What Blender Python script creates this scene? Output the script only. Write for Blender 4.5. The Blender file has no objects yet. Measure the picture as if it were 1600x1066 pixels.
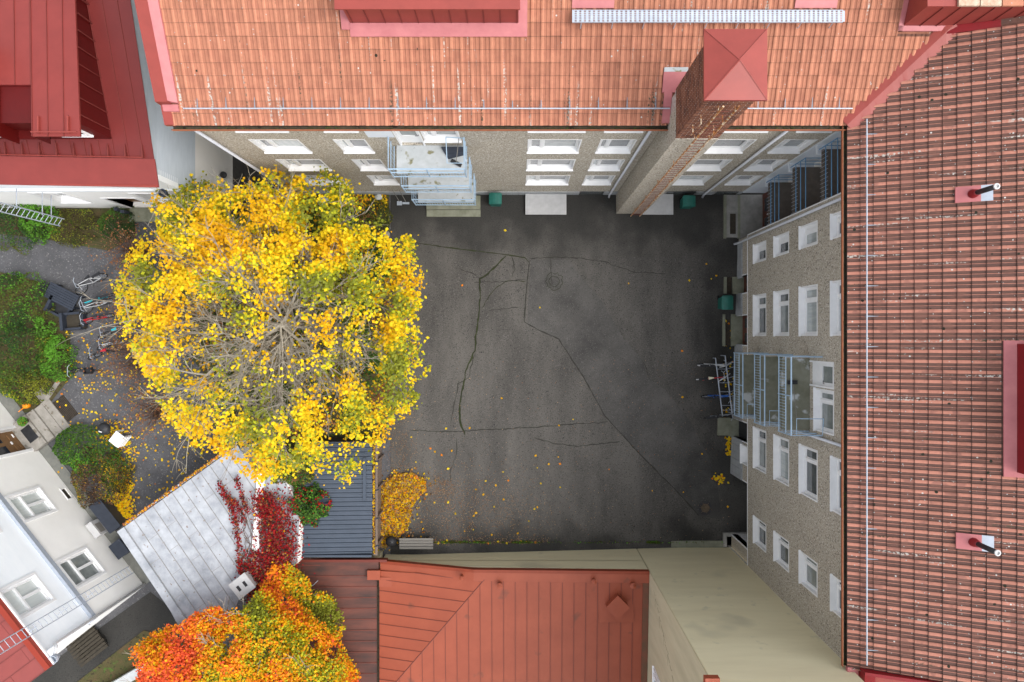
import bpy, math, random
import numpy as np
from mathutils import Vector, Matrix, noise
R = math.radians
sc = bpy.context.scene
C = sc.collection
random.seed(7)
H = 35.0            # camera height over the courtyard
FPX = 1100.0        # focal length in pixels of a 1600 px wide picture

# ---------------------------------------------------------------- camera
cd = bpy.data.cameras.new('camera'); cam = bpy.data.objects.new('camera', cd); C.objects.link(cam)
cam.location = (0, 0, H); cam.rotation_euler = (0, 0, 0)
cd.sensor_width = 36; cd.lens = FPX / 1600 * 36
cd.shift_x = -10 / 1600; cd.shift_y = -6 / 1600
cd.clip_start = .5; cd.clip_end = 2000
sc.camera = cam
# ---------------------------------------------------------------- world, sun, exposure
SUN_EL, SUN_AZ = R(58), R(112)      # compass azimuth of the sun
w = bpy.data.worlds.new('World'); sc.world = w; w.use_nodes = True
nt = w.node_tree; nt.nodes.clear()
sky = nt.nodes.new('ShaderNodeTexSky'); sky.sky_type = 'NISHITA'; sky.sun_disc = False
sky.sun_elevation = SUN_EL; sky.sun_rotation = SUN_AZ; sky.dust_density = 3.0; sky.air_density = 1.2
hs = nt.nodes.new('ShaderNodeHueSaturation'); hs.inputs['Saturation'].default_value = .28
bg = nt.nodes.new('ShaderNodeBackground'); bg.inputs['Strength'].default_value = .15
ow = nt.nodes.new('ShaderNodeOutputWorld')
nt.links.new(sky.outputs[0], hs.inputs['Color']); nt.links.new(hs.outputs[0], bg.inputs['Color']); nt.links.new(bg.outputs[0], ow.inputs[0])
sd = bpy.data.lights.new('sun', 'SUN'); sun = bpy.data.objects.new('sun', sd); C.objects.link(sun)
sd.energy = 0.7; sd.angle = R(45); sd.color = (1, .97, .93)
dirv = Vector((math.sin(SUN_AZ) * math.cos(SUN_EL), math.cos(SUN_AZ) * math.cos(SUN_EL), math.sin(SUN_EL)))
sun.rotation_euler = dirv.to_track_quat('Z', 'Y').to_euler()
sc.view_settings.view_transform = 'Standard'; sc.view_settings.look = 'None'
sc.view_settings.exposure = 1.27; sc.view_settings.gamma = 1; sc.view_settings.use_curve_mapping = False

# ---------------------------------------------------------------- helpers
def P(px, py, z=0.0):
    D = H - z
    return Vector(((px - 810) * D / FPX, (527 - py) * D / FPX, z))
def gz(x, y):
    sy = min(1, max(0, (4 - y) / 11)); sx = min(1, max(0, (x + 5) / 14))
    return -1.2 * sy * sx

def gp_(px, py):
    p = P(px, py, 0)
    for _ in range(4): p = P(px, py, gz(p.x, p.y))
    return p
ORG = {}
def tag(o, label=None, cat=None, group=None, kind=None):
    if label: o['label'] = label
    if cat: o['category'] = cat
    if group: o['group'] = group
    if kind: o['kind'] = kind
    return o
def thing(name, label, cat, loc=(0, 0, 0), group=None):
    o = bpy.data.objects.new(name, None); C.objects.link(o); o.location = loc
    o.empty_display_size = .2
    ORG[o] = Vector(loc); return tag(o, label, cat, group)

class MB:
    def __init__(s): s.v = []; s.f = []; s.m = []
    def add(s, vs, fs, mi=0):
        b = len(s.v); s.v += [tuple(p) for p in vs]
        for f in fs: s.f.append(tuple(b + i for i in f)); s.m.append(mi)
    def poly(s, vs, mi=0): s.add(vs, [tuple(range(len(vs)))], mi)
    def hexa(s, p, mi=0):        # p: 8 points, bottom 4 then top 4 (same order, ccw seen from above)
        s.add(p, [(3, 2, 1, 0), (4, 5, 6, 7), (0, 1, 5, 4), (1, 2, 6, 5), (2, 3, 7, 6), (3, 0, 4, 7)], mi)
    def box(s, x0, x1, y0, y1, z0, z1, mi=0):
        s.hexa([(x0, y0, z0), (x1, y0, z0), (x1, y1, z0), (x0, y1, z0), (x0, y0, z1), (x1, y0, z1), (x1, y1, z1), (x0, y1, z1)], mi)
    def prism(s, pts, z0, z1, mi=0):   # pts ccw xy; z may be functions
        n = len(pts); a = z0 if callable(z0) else (lambda x, y: z0); b = z1 if callable(z1) else (lambda x, y: z1)
        vs = [(x, y, a(x, y)) for x, y in pts] + [(x, y, b(x, y)) for x, y in pts]
        fs = [tuple(range(n - 1, -1, -1)), tuple(range(n, 2 * n))] + [(i, (i + 1) % n, n + (i + 1) % n, n + i) for i in range(n)]
        s.add(vs, fs, mi)
    def tube(s, pts, r, n=6, mi=0, close=False, caps=True):
        pts = [Vector(p) for p in pts]; k = len(pts)
        rr = r if isinstance(r, (list, tuple)) else [r] * k
        b = len(s.v); prev = None
        for i, p in enumerate(pts):
            if close: d = pts[(i + 1) % k] - pts[i - 1]
            else: d = pts[min(i + 1, k - 1)] - pts[max(i - 1, 0)]
            if d.length < 1e-9: d = Vector((0, 0, 1))
            d.normalize()
            up = Vector((0, 0, 1)) if abs(d.z) < .9 else Vector((1, 0, 0))
            if prev is not None and abs(prev.dot(d)) < .95: up = prev
            a = d.cross(up).normalized(); c = a.cross(d).normalized(); prev = c
            for j in range(n):
                t = 2 * math.pi * j / n
                s.v.append(tuple(p + (a * math.cos(t) + c * math.sin(t)) * rr[i]))
        kk = k if close else k - 1
        for i in range(kk):
            for j in range(n):
                i2 = (i + 1) % k
                s.f.append((b + i * n + j, b + i * n + (j + 1) % n, b + i2 * n + (j + 1) % n, b + i2 * n + j)); s.m.append(mi)
        if caps and not close:
            s.f.append(tuple(b + j for j in range(n - 1, -1, -1))); s.m.append(mi)
            s.f.append(tuple(b + (k - 1) * n + j for j in range(n))); s.m.append(mi)
    def lathe(s, c, prof, n=16, mi=0):
        b = len(s.v); k = len(prof)
        for r, z in prof:
            for j in range(n):
                t = 2 * math.pi * j / n; s.v.append((c[0] + r * math.cos(t), c[1] + r * math.sin(t), c[2] + z))
        for i in range(k - 1):
            for j in range(n):
                s.f.append((b + i * n + j, b + i * n + (j + 1) % n, b + (i + 1) * n + (j + 1) % n, b + (i + 1) * n + j)); s.m.append(mi)
        s.f.append(tuple(b + j for j in range(n - 1, -1, -1))); s.m.append(mi)
        s.f.append(tuple(b + (k - 1) * n + j for j in range(n))); s.m.append(mi)
    def rbox(s, c, sx, sy, sz, rz, mi=0):   # rotated box, c = centre of base
        ca, sa = math.cos(rz), math.sin(rz)
        q = [(-sx / 2, -sy / 2), (sx / 2, -sy / 2), (sx / 2, sy / 2), (-sx / 2, sy / 2)]
        s.hexa([(c[0] + x * ca - y * sa, c[1] + x * sa + y * ca, c[2] + z) for z in (0, sz) for x, y in q], mi)
    def build(s, name, mats, parent=None, smooth=False):
        o0 = ORG.get(parent, Vector((0, 0, 0))) if parent else Vector((0, 0, 0))
        me = bpy.data.meshes.new(name)
        me.from_pydata([(x - o0.x, y - o0.y, z - o0.z) for x, y, z in s.v], [], s.f)
        if not isinstance(mats, (list, tuple)): mats = [mats]
        for m_ in mats: me.materials.append(m_)
        if len(mats) > 1: me.polygons.foreach_set('material_index', s.m)
        if smooth: me.polygons.foreach_set('use_smooth', [True] * len(me.polygons))
        me.update()
        o = bpy.data.objects.new(name, me); C.objects.link(o)
        if parent: o.parent = parent; ORG[o] = o0
        else: ORG[o] = Vector((0, 0, 0))
        return o

class F:       # wall frame: u along wall, z up, d outwards
    def __init__(s, o, u, n): s.o = Vector((o[0], o[1], 0)); s.u = Vector((u[0], u[1], 0)); s.n = Vector((n[0], n[1], 0))
    def p(s, u, z, d=0.0):
        q = s.o + s.u * u + s.n * d; return (q.x, q.y, z)
    def box(s, mb, u0, u1, z0, z1, d0, d1, mi=0):
        mb.hexa([s.p(u0, z0, d1), s.p(u1, z0, d1), s.p(u1, z0, d0), s.p(u0, z0, d0), s.p(u0, z1, d1), s.p(u1, z1, d1), s.p(u1, z1, d0), s.p(u0, z1, d0)], mi)
    def quad(s, mb, u0, u1, z0, z1, d=0.0, mi=0):
        mb.poly([s.p(u0, z0, d), s.p(u1, z0, d), s.p(u1, z1, d), s.p(u0, z1, d)], mi)
    def wall(s, mb, u0, u1, z0, z1, holes, d=0.0, th=.3, mi=0):
        us = sorted({u0, u1} | {h[0] for h in holes} | {h[1] for h in holes}); zs = sorted({z0, z1} | {h[2] for h in holes} | {h[3] for h in holes})
        us = [a for a in us if u0 <= a <= u1]; zs = [a for a in zs if z0 <= a <= z1]
        for a, b in zip(us, us[1:]):
            for c, e in zip(zs, zs[1:]):
                mu, mz = (a + b) / 2, (c + e) / 2
                if any(h[0] < mu < h[1] and h[2] < mz < h[3] for h in holes): continue
                s.quad(mb, a, b, c, e, d, mi)
        for h in holes:
            a, b, c, e = h[:4]
            mb.poly([s.p(a, c, d), s.p(a, c, d - th), s.p(a, e, d - th), s.p(a, e, d)], mi)
            mb.poly([s.p(b, c, d - th), s.p(b, c, d), s.p(b, e, d), s.p(b, e, d - th)], mi)
            mb.poly([s.p(a, e, d), s.p(a, e, d - th), s.p(b, e, d - th), s.p(b, e, d)], mi)
            mb.poly([s.p(a, c, d - th), s.p(a, c, d), s.p(b, c, d), s.p(b, c, d - th)], mi)

# ---------------------------------------------------------------- materials
def _pos(n, l, space):
    if space == 'obj': return n.new('ShaderNodeTexCoord').outputs['Object']
    return n.new('ShaderNodeNewGeometry').outputs['Position']
def ramp(n, a, b, mode='LINEAR'):
    r = n.new('ShaderNodeValToRGB'); r.color_ramp.interpolation = mode
    r.color_ramp.elements[0].position = a; r.color_ramp.elements[1].position = b; return r
def M(name, c, c2=None, scale=4.0, rough=.7, bump=0.0, bscale=None, metal=0.0, spec=.3, spots=None, rnd=0.0, streak=None, detail=4):
    """base colour c varied towards c2 by noise; spots: list of (colour, scale, threshold)"""
    m = bpy.data.materials.new(name); m.use_nodes = True; n = m.node_tree.nodes; l = m.node_tree.links
    b = n['Principled BSDF']; b.inputs['Roughness'].default_value = rough; b.inputs['Metallic'].default_value = metal
    b.inputs['Specular IOR Level'].default_value = spec
    pos = _pos(n, l, 'w'); col = None
    c4 = tuple(c) + (1,)
    if c2:
        no = n.new('ShaderNodeTexNoise'); no.inputs['Scale'].default_value = scale; no.inputs['Detail'].default_value = detail
        no.inputs['Roughness'].default_value = .65
        if streak:
            mp = n.new('ShaderNodeMapping'); mp.inputs['Scale'].default_value = streak; l.new(pos, mp.inputs[0]); l.new(mp.outputs[0], no.inputs['Vector'])
        else: l.new(pos, no.inputs['Vector'])
        r = ramp(n, .3, .7); l.new(no.outputs['Fac'], r.inputs[0])
        r.color_ramp.elements[0].color = c4; r.color_ramp.elements[1].color = tuple(c2) + (1,)
        col = r.outputs['Color']
    else:
        rg = n.new('ShaderNodeRGB'); rg.outputs[0].default_value = c4; col = rg.outputs[0]
    for sp in (spots or []):
        sc_, th = sp[1], sp[2]
        no = n.new('ShaderNodeTexNoise' if len(sp) < 4 else 'ShaderNodeTexVoronoi'); no.inputs['Scale'].default_value = sc_
        l.new(pos, no.inputs['Vector'])
        if len(sp) < 4:
            no.inputs['Detail'].default_value = 3; r = ramp(n, th, min(1, th + .08)); l.new(no.outputs['Fac'], r.inputs[0]); fac = r.outputs['Color']
        else:
            # random cells hold a small spot
            wn = n.new('ShaderNodeTexWhiteNoise'); wn.noise_dimensions = '3D'; l.new(no.outputs['Position'], wn.inputs['Vector'])
            g = n.new('ShaderNodeMath'); g.operation = 'GREATER_THAN'; g.inputs[1].default_value = sp[3]; l.new(wn.outputs['Value'], g.inputs[0])
            k = n.new('ShaderNodeMath'); k.operation = 'LESS_THAN'; k.inputs[1].default_value = th; l.new(no.outputs['Distance'], k.inputs[0])
            mu = n.new('ShaderNodeMath'); mu.operation = 'MULTIPLY'; l.new(g.outputs[0], mu.inputs[0]); l.new(k.outputs[0], mu.inputs[1]); fac = mu.outputs[0]
        mx = n.new('ShaderNodeMix'); mx.data_type = 'RGBA'; l.new(fac, mx.inputs['Factor']); l.new(col, mx.inputs['A']); mx.inputs['B'].default_value = tuple(sp[0]) + (1,)
        col = mx.outputs['Result']
    if rnd:
        oi = n.new('ShaderNodeObjectInfo'); mr = n.new('ShaderNodeMapRange'); mr.inputs['To Min'].default_value = 1 - rnd; mr.inputs['To Max'].default_value = 1 + rnd
        l.new(oi.outputs['Random'], mr.inputs['Value'])
        hv = n.new('ShaderNodeHueSaturation'); l.new(mr.outputs[0], hv.inputs['Value']); l.new(col, hv.inputs['Color']); col = hv.outputs[0]
    l.new(col, b.inputs['Base Color'])
    if bump:
        nb = n.new('ShaderNodeTexNoise'); nb.inputs['Scale'].default_value = bscale or scale * 6; nb.inputs['Detail'].default_value = 3; l.new(pos, nb.inputs['Vector'])
        bu = n.new('ShaderNodeBump'); bu.inputs['Strength'].default_value = bump; bu.inputs['Distance'].default_value = .02
        l.new(nb.outputs['Fac'], bu.inputs['Height']); l.new(bu.outputs[0], b.inputs['Normal'])
    return m
def tile_mat(name, base, dark, ox, oy, sx, sy, dirt, patch, lich=.86, moss=.9):
    m = M(name, base, tuple(a * .86 for a in base), scale=9, rough=.8, bump=.25, bscale=70, spec=.2,
          spots=[(tuple(dirt), 2.2, patch), ((.16, .10, .07), 30, .66), ((.46, .45, .42), 4.2, .11, lich - .06), ((.34, .33, .31), 10, .18, lich), ((.02, .02, .012), 3.3, .16, moss)])
    n = m.node_tree.nodes; l = m.node_tree.links; b = n['Principled BSDF']
    src = b.inputs['Base Color'].links[0].from_socket
    geo = n.new('ShaderNodeNewGeometry')
    for (cc, th, off_, fine) in (((.40, .38, .34), .635, 0, 5.5), ((.07, .055, .035), .655, 31, 4.0)):      # lichen and algae running down the slope
        mp = n.new('ShaderNodeMapping'); mp.inputs['Scale'].default_value = (fine, .22, .0) if sx == TW else (.22, fine, .0); mp.inputs['Location'].default_value = (off_, off_, 0); l.new(geo.outputs['Position'], mp.inputs[0])
        no = n.new('ShaderNodeTexNoise'); no.inputs['Scale'].default_value = 1; no.inputs['Detail'].default_value = 2; l.new(mp.outputs[0], no.inputs['Vector'])
        fl_ = n.new('ShaderNodeTexNoise'); fl_.inputs['Scale'].default_value = 14; l.new(geo.outputs['Position'], fl_.inputs['Vector'])
        rp = ramp(n, th, th + .05); l.new(no.outputs['Fac'], rp.inputs[0]); rq = ramp(n, .48, .58); l.new(fl_.outputs['Fac'], rq.inputs[0])
        mu = n.new('ShaderNodeMath'); mu.operation = 'MULTIPLY'; l.new(rp.outputs['Color'], mu.inputs[0]); l.new(rq.outputs['Color'], mu.inputs[1])
        mx = n.new('ShaderNodeMix'); mx.data_type = 'RGBA'; l.new(mu.outputs[0], mx.inputs['Factor']); l.new(src, mx.inputs['A']); mx.inputs['B'].default_value = cc + (1,); src = mx.outputs['Result']
    a = n.new('ShaderNodeVectorMath'); a.operation = 'SUBTRACT'; a.inputs[1].default_value = (ox, oy, 0); l.new(geo.outputs['Position'], a.inputs[0])
    d = n.new('ShaderNodeVectorMath'); d.operation = 'MULTIPLY'; d.inputs[1].default_value = (1 / sx, 1 / sy, 0); l.new(a.outputs[0], d.inputs[0])
    fl = n.new('ShaderNodeVectorMath'); fl.operation = 'FLOOR'; l.new(d.outputs[0], fl.inputs[0])
    wn = n.new('ShaderNodeTexWhiteNoise'); wn.noise_dimensions = '3D'; l.new(fl.outputs[0], wn.inputs['Vector'])
    mr = n.new('ShaderNodeMapRange'); mr.inputs['To Min'].default_value = .87; mr.inputs['To Max'].default_value = 1.1; l.new(wn.outputs['Value'], mr.inputs['Value'])
    hv = n.new('ShaderNodeHueSaturation'); l.new(mr.outputs[0], hv.inputs['Value']); l.new(src, hv.inputs['Color'])
    l.new(hv.outputs[0], b.inputs['Base Color']); return m

def render_wall(name, c, cd_, cl):
    return M(name, c, tuple(a * .86 for a in c), scale=.7, rough=.95, bump=.9, bscale=45, spec=.1, streak=(1, 1, .6),
             spots=[(cd_, 17, .56), (cl, 21, .58)])
m_dash = render_wall('pebbledash_render', (.43, .385, .315), (.16, .14, .115), (.72, .68, .60))
m_white = M('white_paint', (.80, .80, .80), (.72, .72, .72), scale=3, rough=.5, bump=.03)
m_pane_d = M('window_glass_dark', (.05, .06, .06), (.13, .14, .14), scale=1.5, rough=.08, spec=.7)
m_pane_l = M('window_glass_pale', (.30, .34, .34), (.42, .45, .44), scale=2.5, rough=.10, spec=.7, streak=(3, 3, .4))
m_pane_w = M('curtained_glass', (.50, .54, .53), (.60, .63, .61), scale=2, rough=.12, spec=.7, streak=(5, 5, .3))
m_pane_m = M('window_glass_mid', (.14, .16, .155), (.26, .28, .27), scale=2.0, rough=.08, spec=.7)
m_smooth = M('pale_blue_grey_plaster', (.66, .70, .75), (.60, .64, .69), scale=.9, rough=.8)
m_red = M('red_painted_sheet_metal', (.26, .045, .034), (.215, .037, .028), scale=1.6, rough=.45, spec=.4, bump=.22, bscale=1.8, detail=7)
m_pink = M('faded_pink_sheet_metal', (.44, .15, .15), (.36, .11, .115), scale=2.0, rough=.5, spec=.4, bump=.05)
m_deepred = M('deep_red_sheet_metal', (.20, .006, .010), (.16, .006, .009), scale=2.0, rough=.45, spec=.4)
m_terra = M('terracotta_sheet_metal', (.30, .070, .034), (.25, .056, .027), scale=.8, rough=.5, spec=.3, bump=.3, bscale=1.6, spots=[((.17, .05, .028), 1.1, .66)])
m_terra_d = M('weathered_brown_red_sheet_metal', (.15, .05, .035), (.04, .025, .022), scale=1.1, rough=.6, spec=.3, streak=(.35, 1.6, 1), bump=.06, bscale=3)
m_terra_t = M('brown_stained_terracotta_metal', (.17, .055, .03), (.10, .055, .03), scale=2.2, rough=.6, spec=.3)
m_seam = M('dark_seam_metal', (.16, .03, .025), rough=.6)
m_seam_t = M('brown_seam_metal', (.17, .045, .03), rough=.6)
m_galv = M('galvanised_metal', (.42, .46, .52), (.35, .39, .45), scale=6, rough=.45, metal=.2, spec=.5)
m_steel = M('dull_steel', (.20, .23, .27), (.16, .18, .21), scale=6, rough=.5)
m_blue = M('pale_blue_painted_steel', (.34, .45, .56), (.28, .39, .50), scale=5, rough=.5)
m_blue_d = M('steel_blue_painted_rail', (.12, .26, .42), (.10, .22, .36), scale=5, rough=.5)
m_lip = M('orange_copper_gutter_lip', (.34, .11, .05), (.24, .08, .035), scale=6, rough=.6)
m_gut = M('dirty_dark_gutter', (.045, .035, .025), (.09, .07, .045), scale=9, rough=.9, bump=.4, spots=[((.12, .12, .02), 7, .68), ((.02, .015, .01), 4, .6)])
m_conc = M('grey_concrete', (.30, .29, .27), (.20, .195, .18), scale=3, rough=.9, bump=.3, bscale=40)
m_conc_p = M('pale_stained_concrete', (.46, .48, .49), (.36, .38, .38), scale=2.2, rough=.85, bump=.15, bscale=30, spots=[((.20, .19, .11), 2.6, .60), ((.10, .10, .08), 6.5, .68)])
m_conc_g = M('mossy_balcony_concrete', (.20, .20, .155), (.13, .13, .09), scale=2.2, rough=.9, bump=.2, bscale=30, spots=[((.42, .44, .44), 1.7, .60)])
m_conc_m = M('mossy_step_concrete', (.23, .235, .18), (.15, .155, .11), scale=3, rough=.95, bump=.3, bscale=30)
m_slab = M('white_ribbed_slab', (.50, .50, .50), (.42, .42, .42), scale=4, rough=.8)
m_plinth = M('grey_plinth_tile', (.33, .345, .35), (.26, .27, .275), scale=5, rough=.8, bump=.1)
m_black = M('black_coated_metal', (.015, .016, .018), (.03, .03, .033), scale=6, rough=.5)
m_navy = M('blue_black_plastic', (.022, .028, .04), (.034, .04, .055), scale=6, rough=.5)
m_green = M('green_bin_plastic', (.02, .13, .105), (.015, .10, .08), scale=5, rough=.45)
m_door = M('brown_varnished_door', (.12, .04, .025), (.08, .028, .018), scale=6, rough=.45, streak=(6, 6, .7))
m_doorg = M('door_glass', (.015, .02, .03), rough=.1, spec=.7)
m_rust = M('rusty_steel', (.48, .20, .06), (.20, .075, .03), scale=7, rough=.8, spots=[((.62, .52, .38), 10, .52)])
m_beige = M('beige_render', (.72, .65, .44), (.64, .57, .38), scale=.5, rough=.9, bump=.18, bscale=14, spec=.1, streak=(.5, .5, 3.0), detail=8, spots=[((.54, .49, .34), .28, .60), ((.58, .53, .37), 1.7, .66)])
m_beige2 = M('shaded_stained_beige_render', (.54, .48, .33), (.43, .38, .26), scale=.7, rough=.9, bump=.15, bscale=14, spec=.1, streak=(2.5, 2.5, .35))  # streaky darker beige for the west side, its shade put into the colour
m_plaster = M('off_white_plaster', (.88, .87, .84), (.82, .81, .78), scale=.8, rough=.9, bump=.06, bscale=30)
m_plaster_b = M('white_boarding', (.87, .90, .92), (.81, .85, .88), scale=.8, rough=.7, bump=.04, streak=(1, 1, 4))
m_siding = M('blue_grey_boarding', (.52, .58, .64), (.46, .52, .58), scale=1.4, rough=.7, streak=(1, 1, 5))
m_wood = M('weathered_grey_wood', (.24, .225, .20), (.17, .16, .145), scale=5, rough=.85, streak=(.6, 9, 3), bump=.15)
m_woodb = M('brown_fence_wood', (.22, .165, .13), (.16, .12, .095), scale=5, rough=.8, streak=(8, .7, 3))
m_dkwood = M('dark_old_wood', (.05, .042, .03), (.03, .025, .018), scale=6, rough=.9)
m_bluemet = M('slate_blue_corrugated_metal', (.045, .06, .085), (.036, .05, .072), scale=2, rough=.4, spec=.5)
m_zinc = M('weathered_pale_zinc', (.44, .46, .49), (.21, .225, .25), scale=1.3, rough=.6, spec=.4, bump=.06, detail=8, spots=[((.19, .14, .11), 5.5, .66), ((.52, .54, .57), 40, .66)])
m_zseam = M('dirty_zinc_seam', (.22, .21, .20), (.32, .31, .30), scale=8, rough=.8)
m_bark = M('grey_bark', (.31, .28, .22), (.21, .18, .14), scale=9, rough=.95, bump=.4)
m_twig = M('brown_twig', (.17, .10, .07), (.12, .07, .05), scale=9, rough=.95)
m_rubber = M('tyre_rubber', (.015, .015, .016), rough=.8)
m_interior = M('dark_interior', (.03, .028, .026), rough=1)
m_nwr = M('dark_rose_painted_metal', (.155, .020, .017), (.13, .017, .015), scale=1.3, rough=.42, spec=.4, bump=.22, bscale=1.8, detail=7)
m_nwl = M('rose_painted_metal', (.215, .034, .028), (.18, .028, .023), scale=1.3, rough=.42, spec=.4, bump=.22, bscale=1.8, detail=7)
m_nwd = M('dark_red_cladding', (.085, .002, .0015), (.07, .0018, .0014), scale=1.0, rough=.5)
def leaf(name, c):
    m = M(name, c, tuple(a * .78 for a in c), scale=2.5, rough=.6, spec=.2)
    b = m.node_tree.nodes['Principled BSDF']
    tr = m.node_tree.nodes.new('ShaderNodeBsdfTranslucent'); mx = m.node_tree.nodes.new('ShaderNodeMixShader'); mx.inputs[0].default_value = .3
    l = m.node_tree.links; l.new(b.inputs['Base Color'].links[0].from_socket, tr.inputs[0])
    out = [x for x in m.node_tree.nodes if x.type == 'OUTPUT_MATERIAL'][0]
    l.new(b.outputs[0], mx.inputs[1]); l.new(tr.outputs[0], mx.inputs[2]); l.new(mx.outputs[0], out.inputs[0]); return m
L = {k: leaf('leaf_' + k, c) for k, c in dict(yellow=(.90, .64, .012), gold=(.88, .48, .006), lime=(.46, .48, .02), olive=(.24, .26, .025), green=(.075, .16, .02),
     bright=(.13, .34, .03), dark=(.03, .075, .018), orange=(.88, .27, .012), coral=(.85, .13, .04), red=(.42, .015, .015), crimson=(.22, .008, .014),
     brown=(.24, .12, .05), rust=(.33, .13, .05), tan=(.42, .27, .14), moss=(.10, .105, .02), dkbrown=(.06, .035, .02)).items()}

# ---------------------------------------------------------------- leaf clouds
rng = np.random.default_rng(11)
def leaves(name, pts, size, mats, weights, parent=None, flat=.45, jit=.35, midx=None):
    """pts Nx3 leaf centres; each leaf a folded four-cornered blade of its own"""
    pts = np.asarray(pts, float); N = len(pts)
    nrm = np.stack([rng.normal(0, flat, N), rng.normal(0, flat, N), np.ones(N)], 1); nrm /= np.linalg.norm(nrm, axis=1)[:, None]
    a = rng.uniform(0, 2 * np.pi, N); t = np.stack([np.cos(a), np.sin(a), np.zeros(N)], 1)
    t -= nrm * (t * nrm).sum(1)[:, None]; t /= np.linalg.norm(t, axis=1)[:, None]; b = np.cross(nrm, t)
    s = size * (1 + rng.uniform(-jit, jit, N))[:, None]
    cup = rng.uniform(-.15, .25, N)[:, None]
    v = np.stack([pts - t * s * .5, pts + b * s * .42 + nrm * s * cup, pts + t * s * .55, pts - b * s * .42 + nrm * s * cup], 1).reshape(-1, 3)
    o0 = ORG.get(parent, Vector((0, 0, 0))) if parent else Vector((0, 0, 0))
    v -= np.array(o0)[None]
    me = bpy.data.meshes.new(name); me.vertices.add(4 * N); me.vertices.foreach_set('co', v.ravel())
    me.loops.add(4 * N); me.loops.foreach_set('vertex_index', np.arange(4 * N, dtype=np.int32))
    me.polygons.add(N); me.polygons.foreach_set('loop_start', np.arange(0, 4 * N, 4, dtype=np.int32))
    for k in mats: me.materials.append(L[k])
    w_ = np.array(weights, float); w_ /= w_.sum()
    mi = rng.choice(len(mats), N, p=w_) if midx is None else midx
    me.polygons.foreach_set('material_index', mi.astype(np.int32)); me.update(calc_edges=True); me.validate()
    o = bpy.data.objects.new(name, me); C.objects.link(o)
    if parent: o.parent = parent
    ORG[o] = o0
    return o
def nz(x, y, z, s): return noise.noise(Vector((x * s, y * s, z * s)))

# ================================================================ SETTING: ground
def grid_sheet(name, xs, ys, z, mats, inside=None, label=None):
    mb = MB(); idx = {}
    for j, y in enumerate(ys):
        for i, x in enumerate(xs): idx[i, j] = len(mb.v); mb.v.append((x, y, z(x, y)))
    for j in range(len(ys) - 1):
        for i in range(len(xs) - 1):
            if inside and not inside((xs[i] + xs[i + 1]) / 2, (ys[j] + ys[j + 1]) / 2): continue
            mb.f.append((idx[i, j], idx[i + 1, j], idx[i + 1, j + 1], idx[i, j + 1])); mb.m.append(0)
    return tag(mb.build(name, mats), kind='structure')
m_gravel = M('grey_gravel', (.105, .105, .112), (.066, .066, .07), scale=.9, rough=.95, bump=.8, bscale=35, spots=[((.19, .185, .185), 14, .60), ((.05, .045, .04), 18, .62)])
m_asph = M('worn_dark_asphalt', (.120, .111, .099), (.047, .044, .040), scale=.5, rough=.85, bump=.45, bscale=60, detail=10, streak=(1.1, .4, 1),
           spots=[((.125, .118, .108), 19, .59), ((.02, .019, .019), 22, .58)])
def damp_shade(m):  # darkens asphalt towards the walls: damp, plus wall-foot shade put into the colour
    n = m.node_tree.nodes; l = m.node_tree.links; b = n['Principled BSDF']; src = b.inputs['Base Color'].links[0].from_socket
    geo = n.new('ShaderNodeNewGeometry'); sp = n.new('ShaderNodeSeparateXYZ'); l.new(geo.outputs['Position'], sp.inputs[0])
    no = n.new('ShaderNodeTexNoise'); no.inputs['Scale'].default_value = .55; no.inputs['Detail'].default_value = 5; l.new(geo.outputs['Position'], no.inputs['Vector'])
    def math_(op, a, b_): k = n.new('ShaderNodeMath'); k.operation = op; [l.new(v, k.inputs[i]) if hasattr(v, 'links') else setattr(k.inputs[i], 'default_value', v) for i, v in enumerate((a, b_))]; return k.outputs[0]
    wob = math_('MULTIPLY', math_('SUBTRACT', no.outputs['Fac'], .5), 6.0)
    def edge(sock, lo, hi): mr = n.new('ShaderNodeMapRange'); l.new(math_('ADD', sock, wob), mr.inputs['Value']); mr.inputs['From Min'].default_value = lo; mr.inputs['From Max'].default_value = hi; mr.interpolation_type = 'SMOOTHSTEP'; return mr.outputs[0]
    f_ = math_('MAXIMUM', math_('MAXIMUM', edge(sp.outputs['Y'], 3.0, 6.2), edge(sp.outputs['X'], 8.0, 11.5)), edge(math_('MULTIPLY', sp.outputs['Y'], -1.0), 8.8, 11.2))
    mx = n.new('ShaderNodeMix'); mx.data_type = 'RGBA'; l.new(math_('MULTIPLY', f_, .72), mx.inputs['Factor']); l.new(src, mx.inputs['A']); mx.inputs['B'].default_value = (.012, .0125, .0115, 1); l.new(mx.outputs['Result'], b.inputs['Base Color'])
damp_shade(m_asph)
m_soil = M('leafy_soil_and_grass', (.045, .06, .018), (.09, .06, .03), scale=1.6, rough=1, bump=1, bscale=25, spots=[((.03, .022, .014), 6, .58), ((.06, .11, .02), 3, .6)])
gx = [-300, -100, -50, -30] + [-25 + .5 * i for i in range(97)] + [30, 50, 100, 300]
gy = [-300, -100, -50, -25] + [-18 + .5 * i for i in range(69)] + [25, 50, 100, 300]
grid_sheet('ground', gx, gy, lambda x, y: gz(x, y) - .03, m_gravel)
COURT_W = -6.35
ax = [COURT_W] + [-6 + .5 * i for i in range(53)]
ay = [-13 + .5 * i for i in range(41)] + [7.3]
court = grid_sheet('courtyard_pavement', ax, ay, gz, m_asph)
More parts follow.
